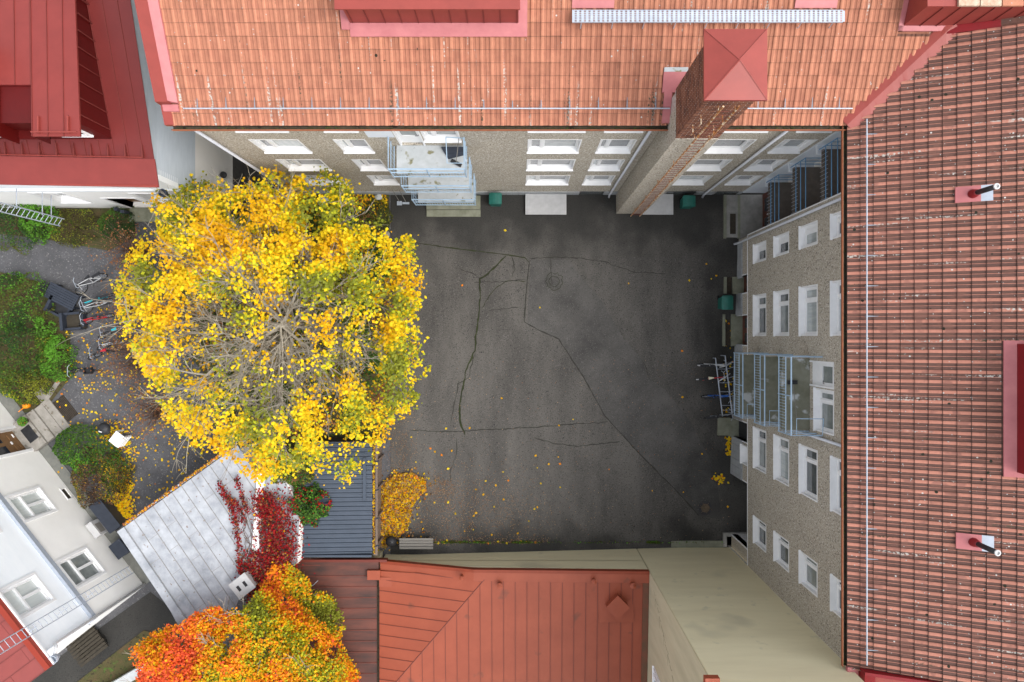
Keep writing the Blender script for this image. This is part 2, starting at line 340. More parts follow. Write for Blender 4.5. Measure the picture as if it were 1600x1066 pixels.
# asphalt alley between the red house and the north wing and the dark yard behind the plaster house
mb = MB(); mb.poly([(-14.2, 3.5, -.012), (-11.0, 3.5, -.012), (-11.0, 25, -.012), (-14.2, 25, -.012)])
tag(mb.build('alley_pavement', m_asph), kind='structure')
mb = MB(); mb.poly([P(235, 925, -.012), P(330, 1000, -.012), P(230, 1250, -.012), P(-120, 1250, -.012), P(60, 1050, -.012)][::-1])
tag(mb.build('back_yard_pavement', m_asph), kind='structure')
# planted soil: under the big tree, along the red house, left border
soil = MB()
def soil_poly(pp, z=.014): soil.poly([P(x, y, z) for x, y in pp][::-1])
soil_poly([(330, 350), (440, 290), (608, 303), (608, 385), (622, 420), (612, 640), (588, 690), (470, 700), (400, 690), (300, 560), (290, 430)])
soil_poly([(-60, 322), (210, 322), (212, 370), (170, 392), (60, 372), (-60, 360)], .018)
soil_poly([(-60, 410), (60, 440), (110, 500), (110, 590), (70, 640), (-60, 660)], .018)
soil_poly([(120, 1066), (225, 985), (300, 1010), (240, 1160), (60, 1160)], .022)
tag(soil.build('planting_bed_soil', m_soil), kind='structure')
# narrow cracks and seams of the courtyard
m_crack = M('mossy_crack', (.018, .020, .011), (.035, .042, .015), scale=3, rough=1)
m_joint = M('dark_asphalt_joint', (.028, .027, .024), (.040, .040, .030), scale=2, rough=1)
def crack(pp, w, m, wob=.03):
    pts = []
    for (x0, y0), (x1, y1) in zip(pp, pp[1:]):
        n_ = max(2, int(math.hypot(x1 - x0, y1 - y0) / 5))
        for i in range(n_): t = i / n_; pts.append((x0 + (x1 - x0) * t, y0 + (y1 - y0) * t))
    pts.append(pp[-1]); q = []
    for x, y in pts:
        p = P(x, y, 0); z = gz(p.x, p.y); p = P(x, y, z); q.append(Vector((p.x + random.uniform(-wob, wob), p.y + random.uniform(-wob, wob), 0)))
    mb = MB(); vs = []
    for i, p in enumerate(q):
        d = (q[min(i + 1, len(q) - 1)] - q[max(i - 1, 0)]).normalized(); nn = Vector((-d.y, d.x, 0)) * w * .5 * random.uniform(.45, 1.35) * (1 if 0 < i < len(q) - 1 else .3)
        for s in (1, -1): a = p + nn * s; vs.append((a.x, a.y, gz(a.x, a.y) + .006))
    mb.add(vs, [(2 * i, 2 * i + 1, 2 * i + 3, 2 * i + 2) for i in range(len(q) - 1)])
    return mb.build('crack', m, court)
crack([(640, 378), (700, 387), (790, 398), (820, 403), (827, 410)], .055, m_crack, .01)
crack([(827, 408), (822, 460), (819, 503), (840, 515), (873, 530), (912, 590), (945, 650), (1000, 710), (1060, 770), (1092, 806)], 0.06, m_joint, .008)
crack([(791, 399), (775, 415), (762, 428), (750, 435), (750, 470), (748, 490), (744, 520), (742, 548), (728, 580), (722, 612), (718, 640), (720, 665), (727, 680)], .085, m_crack)
crack([(742, 552), (736, 572), (732, 590), (716, 600), (712, 622), (706, 650), (705, 660)], 0.043, m_joint)
crack([(716, 420), (735, 426), (750, 436)], .035, m_joint)
crack([(753, 482), (765, 462), (778, 448), (795, 438), (822, 440)], .035, m_crack)
crack([(800, 400), (804, 420), (800, 434)], 0.043, m_joint)
crack([(762, 485), (790, 482), (812, 480)], 0.034, m_joint)
crack([(828, 404), (870, 402), (900, 403), (940, 408), (990, 425), (1040, 428)], 0.043, m_joint)
crack([(640, 672), (680, 674), (722, 674), (775, 671), (830, 668), (880, 664), (950, 660)], 0.051, m_joint)
crack([(835, 684), (870, 694), (905, 697), (970, 690)], 0.043, m_joint)
crack([(712, 684), (714, 705), (703, 740), (704, 755)], 0.034, m_joint)
crack([(1003, 562), (1010, 575), (1013, 588)], .03, m_joint, .01)
crack([(740, 441), (790, 440), (820, 436)], 0.034, m_joint)
crack([(860, 402), (862, 440), (864, 445)], 0.034, m_joint)
for r_, (cx, cy) in ((.42, (866, 440)), (.25, (866, 440))):
    c_ = P(cx, cy, 0); mbk = MB(); k = 26; vs = []
    for i in range(k + 1):
        a = 2 * math.pi * i / k; rr = r_ * random.uniform(.85, 1.15)
        for s in (-1, 1): vs.append((c_.x + (rr + s * .012) * math.cos(a), c_.y + (rr + s * .012) * math.sin(a), .006))
    mbk.add(vs, [(2 * i, 2 * i + 1, 2 * i + 3, 2 * i + 2) for i in range(k)]); mbk.build('crack', m_crack, court)

# manholes / drains
m_iron = M('rusty_iron_cover', (.06, .045, .03), (.03, .024, .018), scale=8, rough=.8)
def manhole(px, py, r, label, full):
    p = P(px, py, -.9); z = gz(p.x, p.y); p = P(px, py, z)
    t = thing('manhole_cover' if not full else 'round_drain', label, 'manhole cover' if not full else 'drain', p)
    mb = MB(); mb.lathe(p, [(r * .96, .0), (r * .96, .012), (r * .8, .014), (r * .78, .006), (0.01, .006)], 24); mb.build('rim', m_black, t)
    mb = MB(); mb.lathe(p, [(r * .6, .0), (r * .6, .018), (.01, .018)], 20)
    for a in range(6): mb.rbox((p.x + r * .7 * math.cos(a), p.y + r * .7 * math.sin(a), p.z), r * .3, .03, .018, a)
    mb.build('lid', M('rusty_cast_lid', (.12, .085, .055), (.05, .038, .026), scale=14, rough=.8), t)
manhole(1102, 794, .37, 'round rusty manhole cover near the lower right corner of the courtyard', False)
manhole(1123, 748, .30, 'round drain filled with fallen leaves beside the grey wall', True)

# ================================================================ facade pieces
PANES = [m_pane_l, m_pane_m, m_pane_d, m_pane_d]
def window(par, f, u0, u1, z0, z1, split=.27, depth=.2, pm=None, trim=0.0, mull=True, flip=False):
    mb = MB(); t = .05; d0 = -depth; dd = .012
    f.box(mb, u0, u0 + t, z0, z1, d0, dd); f.box(mb, u1 - t, u1, z0, z1, d0, dd); f.box(mb, u0 + t, u1 - t, z1 - t, z1, d0, dd)
    if trim:
        f.box(mb, u0 - trim, u0, z0 - trim, z1 + trim, 0, .035); f.box(mb, u1, u1 + trim, z0 - trim, z1 + trim, 0, .035)
        f.box(mb, u0, u1, z1, z1 + trim, 0, .035); f.box(mb, u0, u1, z0 - trim, z0, 0, .035)
    a, b, c, e = u0 + t, u1 - t, z0 + .05, z1 - t; fw = .075
    f.box(mb, a, a + fw, c, e, d0, d0 + .07); f.box(mb, b - fw, b, c, e, d0, d0 + .07)
    f.box(mb, a + fw, b - fw, c, c + fw, d0, d0 + .07); f.box(mb, a + fw, b - fw, e - fw, e, d0, d0 + .07)
    if mull:
        mu = a + (b - a) * (1 - split if flip else split); f.box(mb, mu - .06, mu + .06, c + fw, e - fw, d0, d0 + .085)
        cells = [(a + fw, mu - .06), (mu + .06, b - fw)]
    else: cells = [(a + fw, b - fw)]
    for (q0, q1) in cells:     # casement rails, a step behind the frame
        f.box(mb, q0, q0 + .035, c + fw, e - fw, d0, d0 + .045); f.box(mb, q1 - .035, q1, c + fw, e - fw, d0, d0 + .045)
        f.box(mb, q0 + .035, q1 - .035, c + fw, c + fw + .035, d0, d0 + .045)
    wn = mb.build('window', m_white, par)
    for (q0, q1) in cells:
        mb = MB(); f.box(mb, q0, q1, c + fw, e - fw, d0 - .02, d0 + .02); mb.build('pane', pm or random.choice(PANES), wn)
    mb = MB(); mb.hexa([f.p(u0 - .02, z0 - .045, .075), f.p(u1 + .02, z0 - .045, .075), f.p(u1 + .02, z0 - .02, d0), f.p(u0 - .02, z0 - .02, d0),
                        f.p(u0 - .02, z0 - .012, .075), f.p(u1 + .02, z0 - .012, .075), f.p(u1 + .02, z0 + .055, d0), f.p(u0 - .02, z0 + .055, d0)])
    mb.build('sill', m_white, wn); return wn
def balcony_door(par, f, u0, u1, z0, z1, depth=.16):
    mb = MB(); d0 = -depth
    f.box(mb, u0, u0 + .06, z0, z1, d0, .02); f.box(mb, u1 - .06, u1, z0, z1, d0, .02); f.box(mb, u0 + .06, u1 - .06, z1 - .06, z1, d0, .02)
    f.box(mb, u0 + .06, u1 - .06, z0, z0 + .85, d0, d0 + .06); f.box(mb, u0 + .06, u0 + .18, z0 + .85, z1 - .06, d0, d0 + .06)
    f.box(mb, u1 - .18, u1 - .06, z0 + .85, z1 - .06, d0, d0 + .06); f.box(mb, u0 + .18, u1 - .18, z1 - .2, z1 - .06, d0, d0 + .06)
    o = mb.build('balcony_door', m_white, par)
    mb = MB(); f.box(mb, u0 + .18, u1 - .18, z0 + .85, z1 - .2, d0, d0 + .03); mb.build('pane', m_pane_m, o)
    mb = MB(); q = f.p(u1 - .13, z0 + 1.0, d0 + .1); q2 = f.p(u1 - .25, z0 + 1.0, d0 + .1); mb.tube([f.p(u1 - .13, z0 + 1, d0 + .05), q, q2], .012); mb.build('handle', m_black, o)
def downpipe(par, pts, m=None, r=.055, brackets=()):
    mb = MB(); mb.tube(pts, r, 10); return mb.build('downpipe', m or M_PIPE, par, smooth=True)
M_PIPE = M('pale_grey_painted_pipe', (.52, .53, .56), (.46, .47, .50), scale=4, rough=.5)

WN = F((-11.1, 7.127), (1, 0), (0, -1))
WE = F((10.85, 4.84), (0, -1), (-1, 0))
ROWS = [2.30, 5.10, 7.95, 10.72]; WH = 1.68
north = thing('apartment_building', 'long four storey pebbledash wing under the pale orange tiled roof with a brick chimney', 'apartment building', (0, 9, 0))
east = thing('apartment_building', 'pebbledash wing under the darker weathered tiled roof on the right', 'apartment building', (13, -3, 0))

# ---- north facade
ncols = [(-9.75, -7.94), (-6.70, -5.53), (.34, 2.30), (2.97, 4.29), (6.75, 8.60), (9.60, 10.80)]
holes = []; wins = []
for (a, b) in ncols:
    for z in ROWS:
        top = min(z + WH, 12.05); holes.append((a + 11.1, b + 11.1, z, top)); wins.append(holes[-1])
bal_z = [8.87, 6.10, 3.30]
doors_n = []
for z in bal_z:
    doors_n.append((-4.37 + 11.1, -3.44 + 11.1, z, z + 2.15)); holes.append(doors_n[-1])
    holes.append((-3.40 + 11.1, -2.08 + 11.1, z + .62, z + 2.15)); wins.append(holes[-1])
bas = [(3.0 + 11.1, 4.2 + 11.1, .32, .9), (7.3 + 11.1, 8.7 + 11.1, .32, .9), (9.7 + 11.1, 10.8 + 11.1, .32, .9)]
gdoor = (-4.1 + 11.1, -2.3 + 11.1, .15, 2.35)
mb = MB(); WN.wall(mb, 0, 22.1, .55, 12.15, holes + [gdoor], th=.3)
mb.poly([(-11.1, 7.127, .55), (-11.1, 7.127, 12.15), (-11.1, 20, 12.15), (-11.1, 20, .55)])
mb.poly([(-11.1, 7.127, 12.15), (-11.1, 13.5, 15.2), (-11.1, 20, 12.15)])
wall_n = mb.build('wall', m_dash, north)
for hh in wins: window(north, WN, *hh)
for hh in doors_n: balcony_door(north, WN, *hh)
# plinth: individual tiles along the foot of the wall
def plinth(par, f, u0, u1, zb, zt, pitch, skip=(), d0=.0, d1=.05):
    mb = MB(); u = u0; k = 0; tiles = []
    while u < u1 - .05:
        e = min(u + pitch, u1)
        if not any(a < (u + e) / 2 < b for a, b in skip):
            b0 = zb(u) if callable(zb) else zb
            q = MB(); f.box(q, u + .006, e - .006, b0 - .05, zt, d0, d1); tiles.append(q)
        u = e
    base = MB()
    segs = sorted(skip); cur = u0
    for a, b in segs + [(u1, u1)]:
        if a > cur: base = MB(); f.box(base, cur, min(a, u1), (min(zb(cur), zb(min(a, u1))) if callable(zb) else zb) - .1, zt - .01, -.1, d0 + .03); bo = base.build('plinth', m_conc, par)
        cur = max(cur, b)
    for q in tiles: q.build('plinth_tile', m_plinth, bo)
plinth(north, WN, 0, 22.1, -.02, .57, .30, skip=[(a - .0, b) for a, b, _, _ in bas] + [gdoor[:2]])
for (a, b, c, e) in bas:
    mb = MB(); WN.box(mb, a, b, c - .35, e - .32, -.12, .02); fr = mb.build('basement_window', m_navy, north)
    mb = MB(); WN.box(mb, a + .03, b - .03, c - .3, e - .37, .02, .028); mb.build('pane', m_pane_d, fr)
# ground floor door under the balconies
mb = MB(); WN.box(mb, gdoor[0], gdoor[1], .15, 2.3, -.28, -.2); dr = mb.build('entrance_door', m_door, north)
mb = MB(); WN.box(mb, gdoor[0] + .2, gdoor[0] + .8, .9, 2.1, -.2, -.19); mb.build('pane', m_doorg, dr)
mb = MB(); WN.box(mb, gdoor[1] - .02, gdoor[1] + .05, .1, 2.35, -.2, .04); mb.build('door_frame', m_white, dr)
downpipe(north, [(4.49, 6.94, .08), (4.49, 7.02, .3), (4.49, 7.02, 12.0)])
downpipe(north, [(9.13, 6.94, .08), (9.13, 7.02, .3), (9.13, 7.02, 12.0)])
downpipe(north, [(-10.95, 6.94, .08), (-10.95, 7.02, .3), (-10.95, 7.02, 12.0)])
# faint plaster patch by the balcony
mb = MB(); WN.box(mb, 5.75, 6.7, 9.9, 11.6, 0, .004); mb.build('plaster_patch', m_smooth, north)

def slab_balcony(par, f, u0, u1, z, proj, mats, name='balcony', nbars=20, rh=1.15, ends=True, barmat=None, gate=False):
    fm, rm = mats
    mb = MB(); f.box(mb, u0 + .1, u1 - .05, z - .16, z, .01, proj - .06); bal = mb.build(name, fm, par)
    d = proj + .04; r = .022; a, b = u0, u1
    mb = MB()
    for zz in (z - .04, z + rh * .55, z + rh): mb.tube([f.p(a, zz, .03 if ends else d), f.p(a, zz, d), f.p(b, zz, d), f.p(b, zz, .03)] if ends else [f.p(a, zz, d), f.p(b, zz, d)], r * (1.35 if zz > z + 1 else 1), 6)
    for uu in (a, (a + b) / 2, b): mb.tube([f.p(uu, z - .12, d), f.p(uu, z + rh, d)], .024, 6)
    mb.build('railing', rm, bal)
    for k in range(1, nbars):
        uu = a + (b - a) * k / nbars; q = MB(); q.tube([f.p(uu, z - .04, d), f.p(uu, z + rh * .55, d)], .009, 4); q.build('baluster', rm, bal)
    if ends:
        for k in range(1, 8):
            dd = proj * k / 8
            for uu in (a, b):
                q = MB(); q.tube([f.p(uu, z - .2, dd), f.p(uu, z + rh * .55, dd)], .009, 4); q.build('baluster', rm, bal)
    if gate:
        q = MB(); q.tube([f.p(b - .62, z + rh + .25, .1), f.p(b - .02, z + rh + .2, .12), f.p(b, z + rh - .1, .5), f.p(b, z + rh, .95), f.p(b - .6, z + rh, .95), f.p(b - .62, z + rh + .25, .1)], .018, 6)
        q.build('gate_frame', rm, bal)
    return bal
for z in bal_z: slab_balcony(north, WN, -4.62 + 11.1, -1.93 + 11.1, z, 1.12, (m_conc_p, m_blue), nbars=24, gate=(z > 8))

# ---- gutters
def gutter(par, a, b, n, z):
    a = Vector((a[0], a[1], 0)); b = Vector((b[0], b[1], 0)); u = (b - a); ln = u.length; u.normalize()
    f = F((a.x, a.y), (u.x, u.y), n); mb = MB()
    f.box(mb, 0, ln, z - .14, z - .12, 0, .14, 0); f.box(mb, 0, ln, z - .12, z, .125, .14, 0); f.box(mb, 0, ln, z - .12, z + .02, 0, .012, 0)
    g = mb.build('gutter', m_gut, par)
    mb = MB(); mb.tube([f.p(0, z, .15), f.p(ln, z, .15)], .016, 6); f.box(mb, 0, ln, z - .13, z - .01, .1405, .149); mb.build('gutter_lip', m_lip, g)
    mb = MB(); k = int(ln / .09)      # debris lying in the trough
    for i in range(k):
        uu = random.uniform(0, ln)
        q = f.p(uu, z - .12, random.uniform(.03, .11)); mb.rbox(q, random.uniform(.03, .09), .03, random.uniform(.01, .05), random.uniform(0, 3))
    tag(mb.build('gutter_debris', m_soil, g), kind='stuff')
gutter(north, (-11.25, 6.87), (10.66, 6.87), (0, -1), 12.17)
gutter(east, (10.67, 6.87), (10.67, -10.7), (-1, 0), 12.17)
mb = MB(); mb.box(-11.2, 10.9, 6.88, 7.127, 12.08, 12.15); mb.build('soffit', m_dkwood, north)
mb = MB(); mb.box(10.69, 10.85, -10.7, 6.85, 12.08, 12.15); mb.build('soffit', m_dkwood, east)

# ---- east facade
euw = lambda Y: 4.84 - Y
ecols = [(4.25, 3.38), (1.93, .05), (-4.11, -6.0), (-8.2, -9.45)]
holes = []; wins = []
for (a, b) in ecols:
    for z in [2.66, 5.26, 7.95, 10.68]:
        holes.append((euw(a), euw(b), z, min(z + 1.52, 12.05))); wins.append(holes[-1])
ebal = [8.80, 6.10, 3.40]; edoors = []
for z in ebal:
    edoors.append((euw(-.86), euw(-1.80), z, z + 2.0)); holes.append(edoors[-1])
    holes.append((euw(-1.85), euw(-3.40), z + .5, z + 2.0)); wins.append(holes[-1])
mb = MB(); WE.wall(mb, 0, euw(-10.8), 1.7, 12.15, holes, th=.3)
WE.box(mb, 0, euw(-10.8), 1.69, 1.72, -.5, -.001)
mb.poly([WE.p(0, -.2, -.1), WE.p(0, 12.15, 0), WE.p(0, 12.15, -1.2), WE.p(0, -.2, -1.2)])
wall_e = mb.build('wall', m_dash, east)
for hh in wins: window(east, WE, *hh)
for hh in edoors: balcony_door(east, WE, *hh)
gd = [(euw(3.0), euw(2.15)), (euw(1.05), euw(-.38)), (euw(-4.13), euw(-5.05))]
pas = (euw(-7.0), euw(-10.1)); gwin = (euw(-5.2), euw(-6.12))
lh = [(a, b, -1.4, 1.69) for a, b in gd] + [(pas[0], pas[1], -1.5, 1.69), (gwin[0], gwin[1], .75, 1.69)]
mb = MB(); WE.wall(mb, 0, euw(-10.8), -1.4, 1.69, lh, d=-.1, th=.28); mb.build('ground_floor_wall', m_dash, east)
mb = MB(); WE.box(mb, 0, euw(-10.8), 1.66, 1.70, .0, .02)
mb.tube([WE.p(0, 1.72, .01), WE.p(0, 12.1, .01)], .03, 4)
mb.build('drip_edge', m_white, east)
gE = lambda u: gz(10.9, 4.84 - u)
plinth(east, WE, .15, euw(-7.0), gE, .62, .36, skip=[(a - .02, b + .02) for a, b in gd] , d0=-.1, d1=-.04)
for i, (a, b) in enumerate(gd):
    zb = gz(10.9, 4.84 - a) ; mt = m_door if i < 2 else m_black
    mb = MB(); WE.box(mb, a, b, zb - .2, 1.9, -.42, -.36); dr = mb.build('entrance_door', mt, east)
    n_ = 2 if i < 2 else 0
    for k in range(n_):
        q0 = a + (b - a) * (k + .18) / 2; q1 = a + (b - a) * (k + .82) / 2
        mb = MB(); WE.box(mb, q0, q1, zb + .5, 1.65, -.36, -.352); mb.build('pane', m_doorg, dr)
    if i == 2:
        for k in range(6):
            mb = MB(); WE.box(mb, a + .04 + k * .14, a + .14 + k * .14, zb, 1.8, -.36, -.345); mb.build('board', m_black, dr)
    mb = MB(); WE.box(mb, a - .05, a, zb, 1.69, -.35, -.085); WE.box(mb, b, b + .05, zb, 1.69, -.35, -.085); mb.build('door_frame', m_white, dr)
    mb = MB(); WE.box(mb, a, b, zb - .05, zb + .12, -.5, .12); mb.build('threshold', m_conc_m, dr)
window(east, WE, gwin[0], gwin[1], .78, 1.69, depth=.3, pm=m_pane_l)
mb = MB()      # passage through the wing
WE.box(mb, pas[0] - .1, pas[0], -1.5, 2.6, -6, -.38); WE.quad(mb, pas[0], pas[1], -1.5, 2.6, -6)
mb.poly([WE.p(pas[0], 2.6, -.3), WE.p(pas[1], 2.6, -.3), WE.p(pas[1], 2.6, -6), WE.p(pas[0], 2.6, -6)]); mb.build('passage', m_interior, east)
mb = MB(); WE.box(mb, pas[1], pas[1] + .08, -1.5, 1.69, -4, -.085); mb.build('passage_jamb', m_white, east); mb = MB(); WE.box(mb, pas[0] - .06, pas[0], -1.2, 1.69, -.5, -.085)
mb.build('passage_jamb', m_white, east)
downpipe(east, [(10.72, 4.62, .05), (10.78, 4.62, .3), (10.78, 4.62, 1.6), (10.76, 4.62, 1.9), (10.76, 4.62, 12.0)])
downpipe(east, [(10.76, -3.62, 1.75), (10.76, -3.62, 12.0)])
for k, z in enumerate(ebal): slab_balcony(east, WE, euw(-.70), euw(-3.5), z, 1.10, (m_conc_g, m_blue), nbars=26, gate=True)

# ---- recess with loggias in the corner
WR = F((10.98, 7.127), (1, 0), (0, -1))
mb = MB(); mb.box(10.98, 12.1, 7.06, 7.5, .55, 12.12); mb.build('smooth_wall', m_smooth, east)
mb = MB(); mb.box(12.0, 12.3, 4.84, 7.06, 2.4, 12.1); mb.box(12.0, 12.3, 4.84, 5.0, -.1, 2.4)
mb.poly([WE.p(0, 0, -.1), WE.p(0, 12.1, -.0), WE.p(0, 12.1, -1.2), WE.p(0, 0, -1.2)]); mb.build('recess_wall', m_plaster, east)
mb = MB(); mb.box(12.08, 12.15, 5.0, 7.06, -.1, 2.4); dr = mb.build('entrance_door', m_door, east)
for a, b in ((5.25, 5.85), (6.15, 6.75)):
    mb = MB(); mb.box(12.06, 12.078, a, b, .5, 2.2); mb.build('pane', m_doorg, dr)
mb = MB(); mb.tube([(12.03, 5.95, .9), (12.03, 5.95, 1.3)], .015); mb.build('handle', m_white, dr)
m_loggia = M('dark_brown_loggia_floor', (.12, .10, .085), (.085, .072, .06), scale=4, rough=.9)
for z in (9.85, 7.18, 4.45):
    mb = MB(); mb.box(10.9, 12.0, 4.86, 6.72, z - .18, z); lg = mb.build('loggia_floor', m_loggia, east)
    mb = MB(); mb.box(11.0, 12.0, 6.721, 7.058, z - .9, z - .75); mb.build('beam', m_smooth, lg)
    mb = MB(); X = 10.84
    for zz in (z + .32, z + .78, z + 1.25): mb.tube([(12.0, 6.76, zz), (X, 6.76, zz), (X, 4.86, zz)], .02, 6)
    mb.tube([(X, 6.76, z - .2), (X, 6.76, z + 1.25)], .022, 6); mb.build('railing', m_blue_d, lg)
    for k in range(13):
        q = MB(); y = 4.9 + k * .145; q.tube([(X, y, z - .15), (X, y, z + .5)], .006, 4); q.build('baluster', m_galv, lg)
mb = MB(); mb.box(10.83, 10.95, 6.7, 6.8, -.0, .3); 
mb = MB(); mb.box(10.95, 12.1, 4.86, 7.05, .0, .16); mb.box(10.3, 10.95, 4.95, 7.05, -.02, .14)
mb.build('entrance_landing', m_conc, east)
mb = MB()
for a in ((10.18, 10.3), (10.86, 10.98)): mb.box(a[0], a[1], 4.9, 7.05, -.05, .17)
mb.build('landing_kerb', m_conc_m, east)
def door_grate(px0, px1, py0, py1, label):
    z = -.1; a = P(px0, py1, z); b = P(px1, py0, z); zz = gz((a.x + b.x) / 2, (a.y + b.y) / 2)
    t = thing('boot_grate', label, 'door grate', ((a.x + b.x) / 2, (a.y + b.y) / 2, zz))
    q = MB(); q.box(a.x, a.x + .13, a.y, b.y, zz, zz + .12); q.box(b.x - .22, b.x, a.y, b.y, zz, zz + .13); q.build('kerb', m_conc_m, t)
    n_ = 9
    for k in range(n_):
        q = MB(); x = a.x + .15 + (b.x - a.x - .4) * k / n_; q.box(x, x + .02, a.y + .02, b.y - .02, zz + .01, zz + .06); q.build('bar', m_iron, t)
door_grate(1131, 1151, 433, 459, 'concrete kerbed boot grate at the brown door above the green bin')
door_grate(1131, 1151, 491, 541, 'concrete kerbed boot grate at the brown double door below the green bin')
q = P(1145, 350, .14); t = thing('doormat', 'dark doormat on the concrete landing in the corner entrance', 'doormat', q)
mb = MB(); mb.box(q.x - .14, q.x + .14, q.y - .5, q.y + .5, q.z + .002, q.z + .02); mb.build('mat', m_dkwood, t)
q = P(1139, 675, -.6); zz = gz(q.x, q.y); q = P(1139, 675, zz); mb = MB(); mb.box(10.15, 10.78, -5.0, -4.1, zz - .05, zz + .16)
tag(mb.build('door_step', m_conc_m), 'square concrete step in front of the black ground floor door', 'step')
# light well at the south end
a = P(1131, 850, -1.2)
mb = MB(); zc = -1.25
mb.box(10.5, 12.5, -10.22, -10.02, zc, zc + .18); mb.box(10.5, 10.68, -10.75, -10.22, zc, zc + .18)
t = tag(mb.build('light_well_kerb', m_conc), 'L shaped concrete kerb of the light well in the lower right corner', 'kerb')
mb = MB(); mb.box(10.68, 12.5, -10.7, -10.22, zc + .0, zc + .05); mb.build('cover', m_navy, t)
mb = MB(); mb.box(1.6, 10.6, -10.79, -10.45, -1.35, -1.1)
tag(mb.build('kerb_strip', m_conc_m), kind='structure')

# ================================================================ roofs with tiles
SL = .46; AL = math.atan(SL); TW, TL = .312, .38; TH = TL * math.cos(AL)
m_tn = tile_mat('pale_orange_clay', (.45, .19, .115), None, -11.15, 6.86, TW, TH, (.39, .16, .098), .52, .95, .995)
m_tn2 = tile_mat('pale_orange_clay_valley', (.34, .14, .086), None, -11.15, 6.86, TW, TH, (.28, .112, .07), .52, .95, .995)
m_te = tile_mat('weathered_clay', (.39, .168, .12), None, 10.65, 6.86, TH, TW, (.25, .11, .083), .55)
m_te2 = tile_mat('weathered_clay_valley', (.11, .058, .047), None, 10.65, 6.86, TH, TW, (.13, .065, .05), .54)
m_lap = M('grimy_shaded_tile_lap', (.06, .034, .027), (.10, .052, .04), scale=9, rough=1)  # lap strip and tile front: grime, with the course shadow put into the colour
m_lapn = M('pale_grimy_shaded_tile_lap', (.10, .048, .034), (.16, .072, .05), scale=9, rough=1)  # paler grime and painted-in course shadow for the north roof
def tile_proto(mats):
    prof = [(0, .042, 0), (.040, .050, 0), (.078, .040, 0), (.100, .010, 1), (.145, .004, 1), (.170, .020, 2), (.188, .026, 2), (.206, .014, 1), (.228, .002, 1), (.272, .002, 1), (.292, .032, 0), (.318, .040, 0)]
    mb = MB(); n_ = len(prof); Lt = TL + .06
    for k, y in enumerate((0, TL - .014, Lt)):
        for x, z, _ in prof: mb.v.append((x, y, z + (.032, .003, 0)[k]))
    for x, z, _ in prof: mb.v.append((x, .002, z - .012))
    for i in range(n_ - 1):
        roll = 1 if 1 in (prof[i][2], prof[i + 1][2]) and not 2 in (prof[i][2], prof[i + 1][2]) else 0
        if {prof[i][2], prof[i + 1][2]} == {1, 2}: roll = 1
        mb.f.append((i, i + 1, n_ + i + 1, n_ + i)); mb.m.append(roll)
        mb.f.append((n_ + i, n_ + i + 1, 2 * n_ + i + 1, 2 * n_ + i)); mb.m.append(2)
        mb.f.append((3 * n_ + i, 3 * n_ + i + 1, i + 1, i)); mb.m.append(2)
    me = bpy.data.meshes.new('roof_tile'); me.from_pydata(mb.v, [], mb.f)
    for m_ in mats: me.materials.append(m_)
    me.polygons.foreach_set('material_index', mb.m); me.update(); return me, mb
def tiled_roof(par, roof, o, rz, cols, rows, keep, mats):
    me, proto = tile_proto(mats); pv = np.array(proto.v); M3 = np.array((Matrix.Rotation(rz, 3, 'Z') @ Matrix.Rotation(AL, 3, 'X')))
    u = Vector((math.cos(rz), math.sin(rz), 0)); m = Vector((-math.sin(rz), math.cos(rz), 0)); s = m * math.cos(AL) + Vector((0, 0, math.sin(AL)))
    cand = []
    for j in rows:
        for i in cols:
            p = Vector(o) + u * (TW * i) + s * (TL * j); c = p + u * TW / 2 + s * TL / 2
            if not keep(c.x, c.y): continue
            D = H - c.z; ix, iy = 810 + c.x * FPX / D, 527 - c.y * FPX / D
            cand.append((-8 < ix < 1608 and -8 < iy < 1074, D, p))
    cand.sort(key=lambda t: (not t[0], t[1])); euler = (Matrix.Rotation(rz, 4, 'Z') @ Matrix.Rotation(AL, 4, 'X')).to_euler()
    o0 = ORG[roof]
    for k, (_, _, p) in enumerate(cand[:300]):
        t = bpy.data.objects.new('roof_tile', me); C.objects.link(t); t.parent = roof
        j = euler.copy(); j.z += random.uniform(-.006, .006); t.rotation_euler = j
        t.location = p - o0 + Vector((0, 0, random.uniform(0, .006)))
    V = []; Fc = []; Mi = []; nv = len(pv)
    base = pv @ M3.T
    for k, (_, _, p) in enumerate(cand[300:]):
        V.append(base + np.array(p - o0)[None] + np.array([0, 0, random.uniform(0, .006)])[None]); Fc += [tuple(a + k * nv for a in f) for f in proto.f]; Mi += proto.m
    me2 = bpy.data.meshes.new('roof_tiles'); me2.from_pydata(np.concatenate(V).tolist(), [], Fc)
    for m_ in mats: me2.materials.append(m_)
    me2.polygons.foreach_set('material_index', Mi); me2.update()
    t = bpy.data.objects.new('roof_tiles', me2); C.objects.link(t); t.parent = roof; tag(t, kind='stuff')
Z0 = 12.2
zn = lambda x, y: Z0 + SL * (y - 6.86)
ze = lambda x, y: Z0 + SL * (x - 10.65)
YR, XR = 13.4, 17.2
mb = MB(); d = -.03
mb.poly([(-11.4, 6.86, Z0 + d), (10.65, 6.86, Z0 + d), (10.65 + YR - 6.86, YR, zn(0, YR) + d), (-11.4, YR, zn(0, YR) + d)])
mb.poly([(-11.4, YR, zn(0, YR) + d), (18, YR, zn(0, YR) + d), (18, 20, Z0 + d), (-11.4, 20, Z0 + d)])
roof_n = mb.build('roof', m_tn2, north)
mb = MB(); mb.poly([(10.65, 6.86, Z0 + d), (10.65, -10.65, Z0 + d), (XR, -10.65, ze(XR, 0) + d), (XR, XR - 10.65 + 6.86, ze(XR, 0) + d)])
mb.poly([(XR, 14, ze(XR, 0) + d), (XR, -10.65, ze(XR, 0) + d), (24, -10.65, Z0 + d), (24, 14, Z0 + d)])
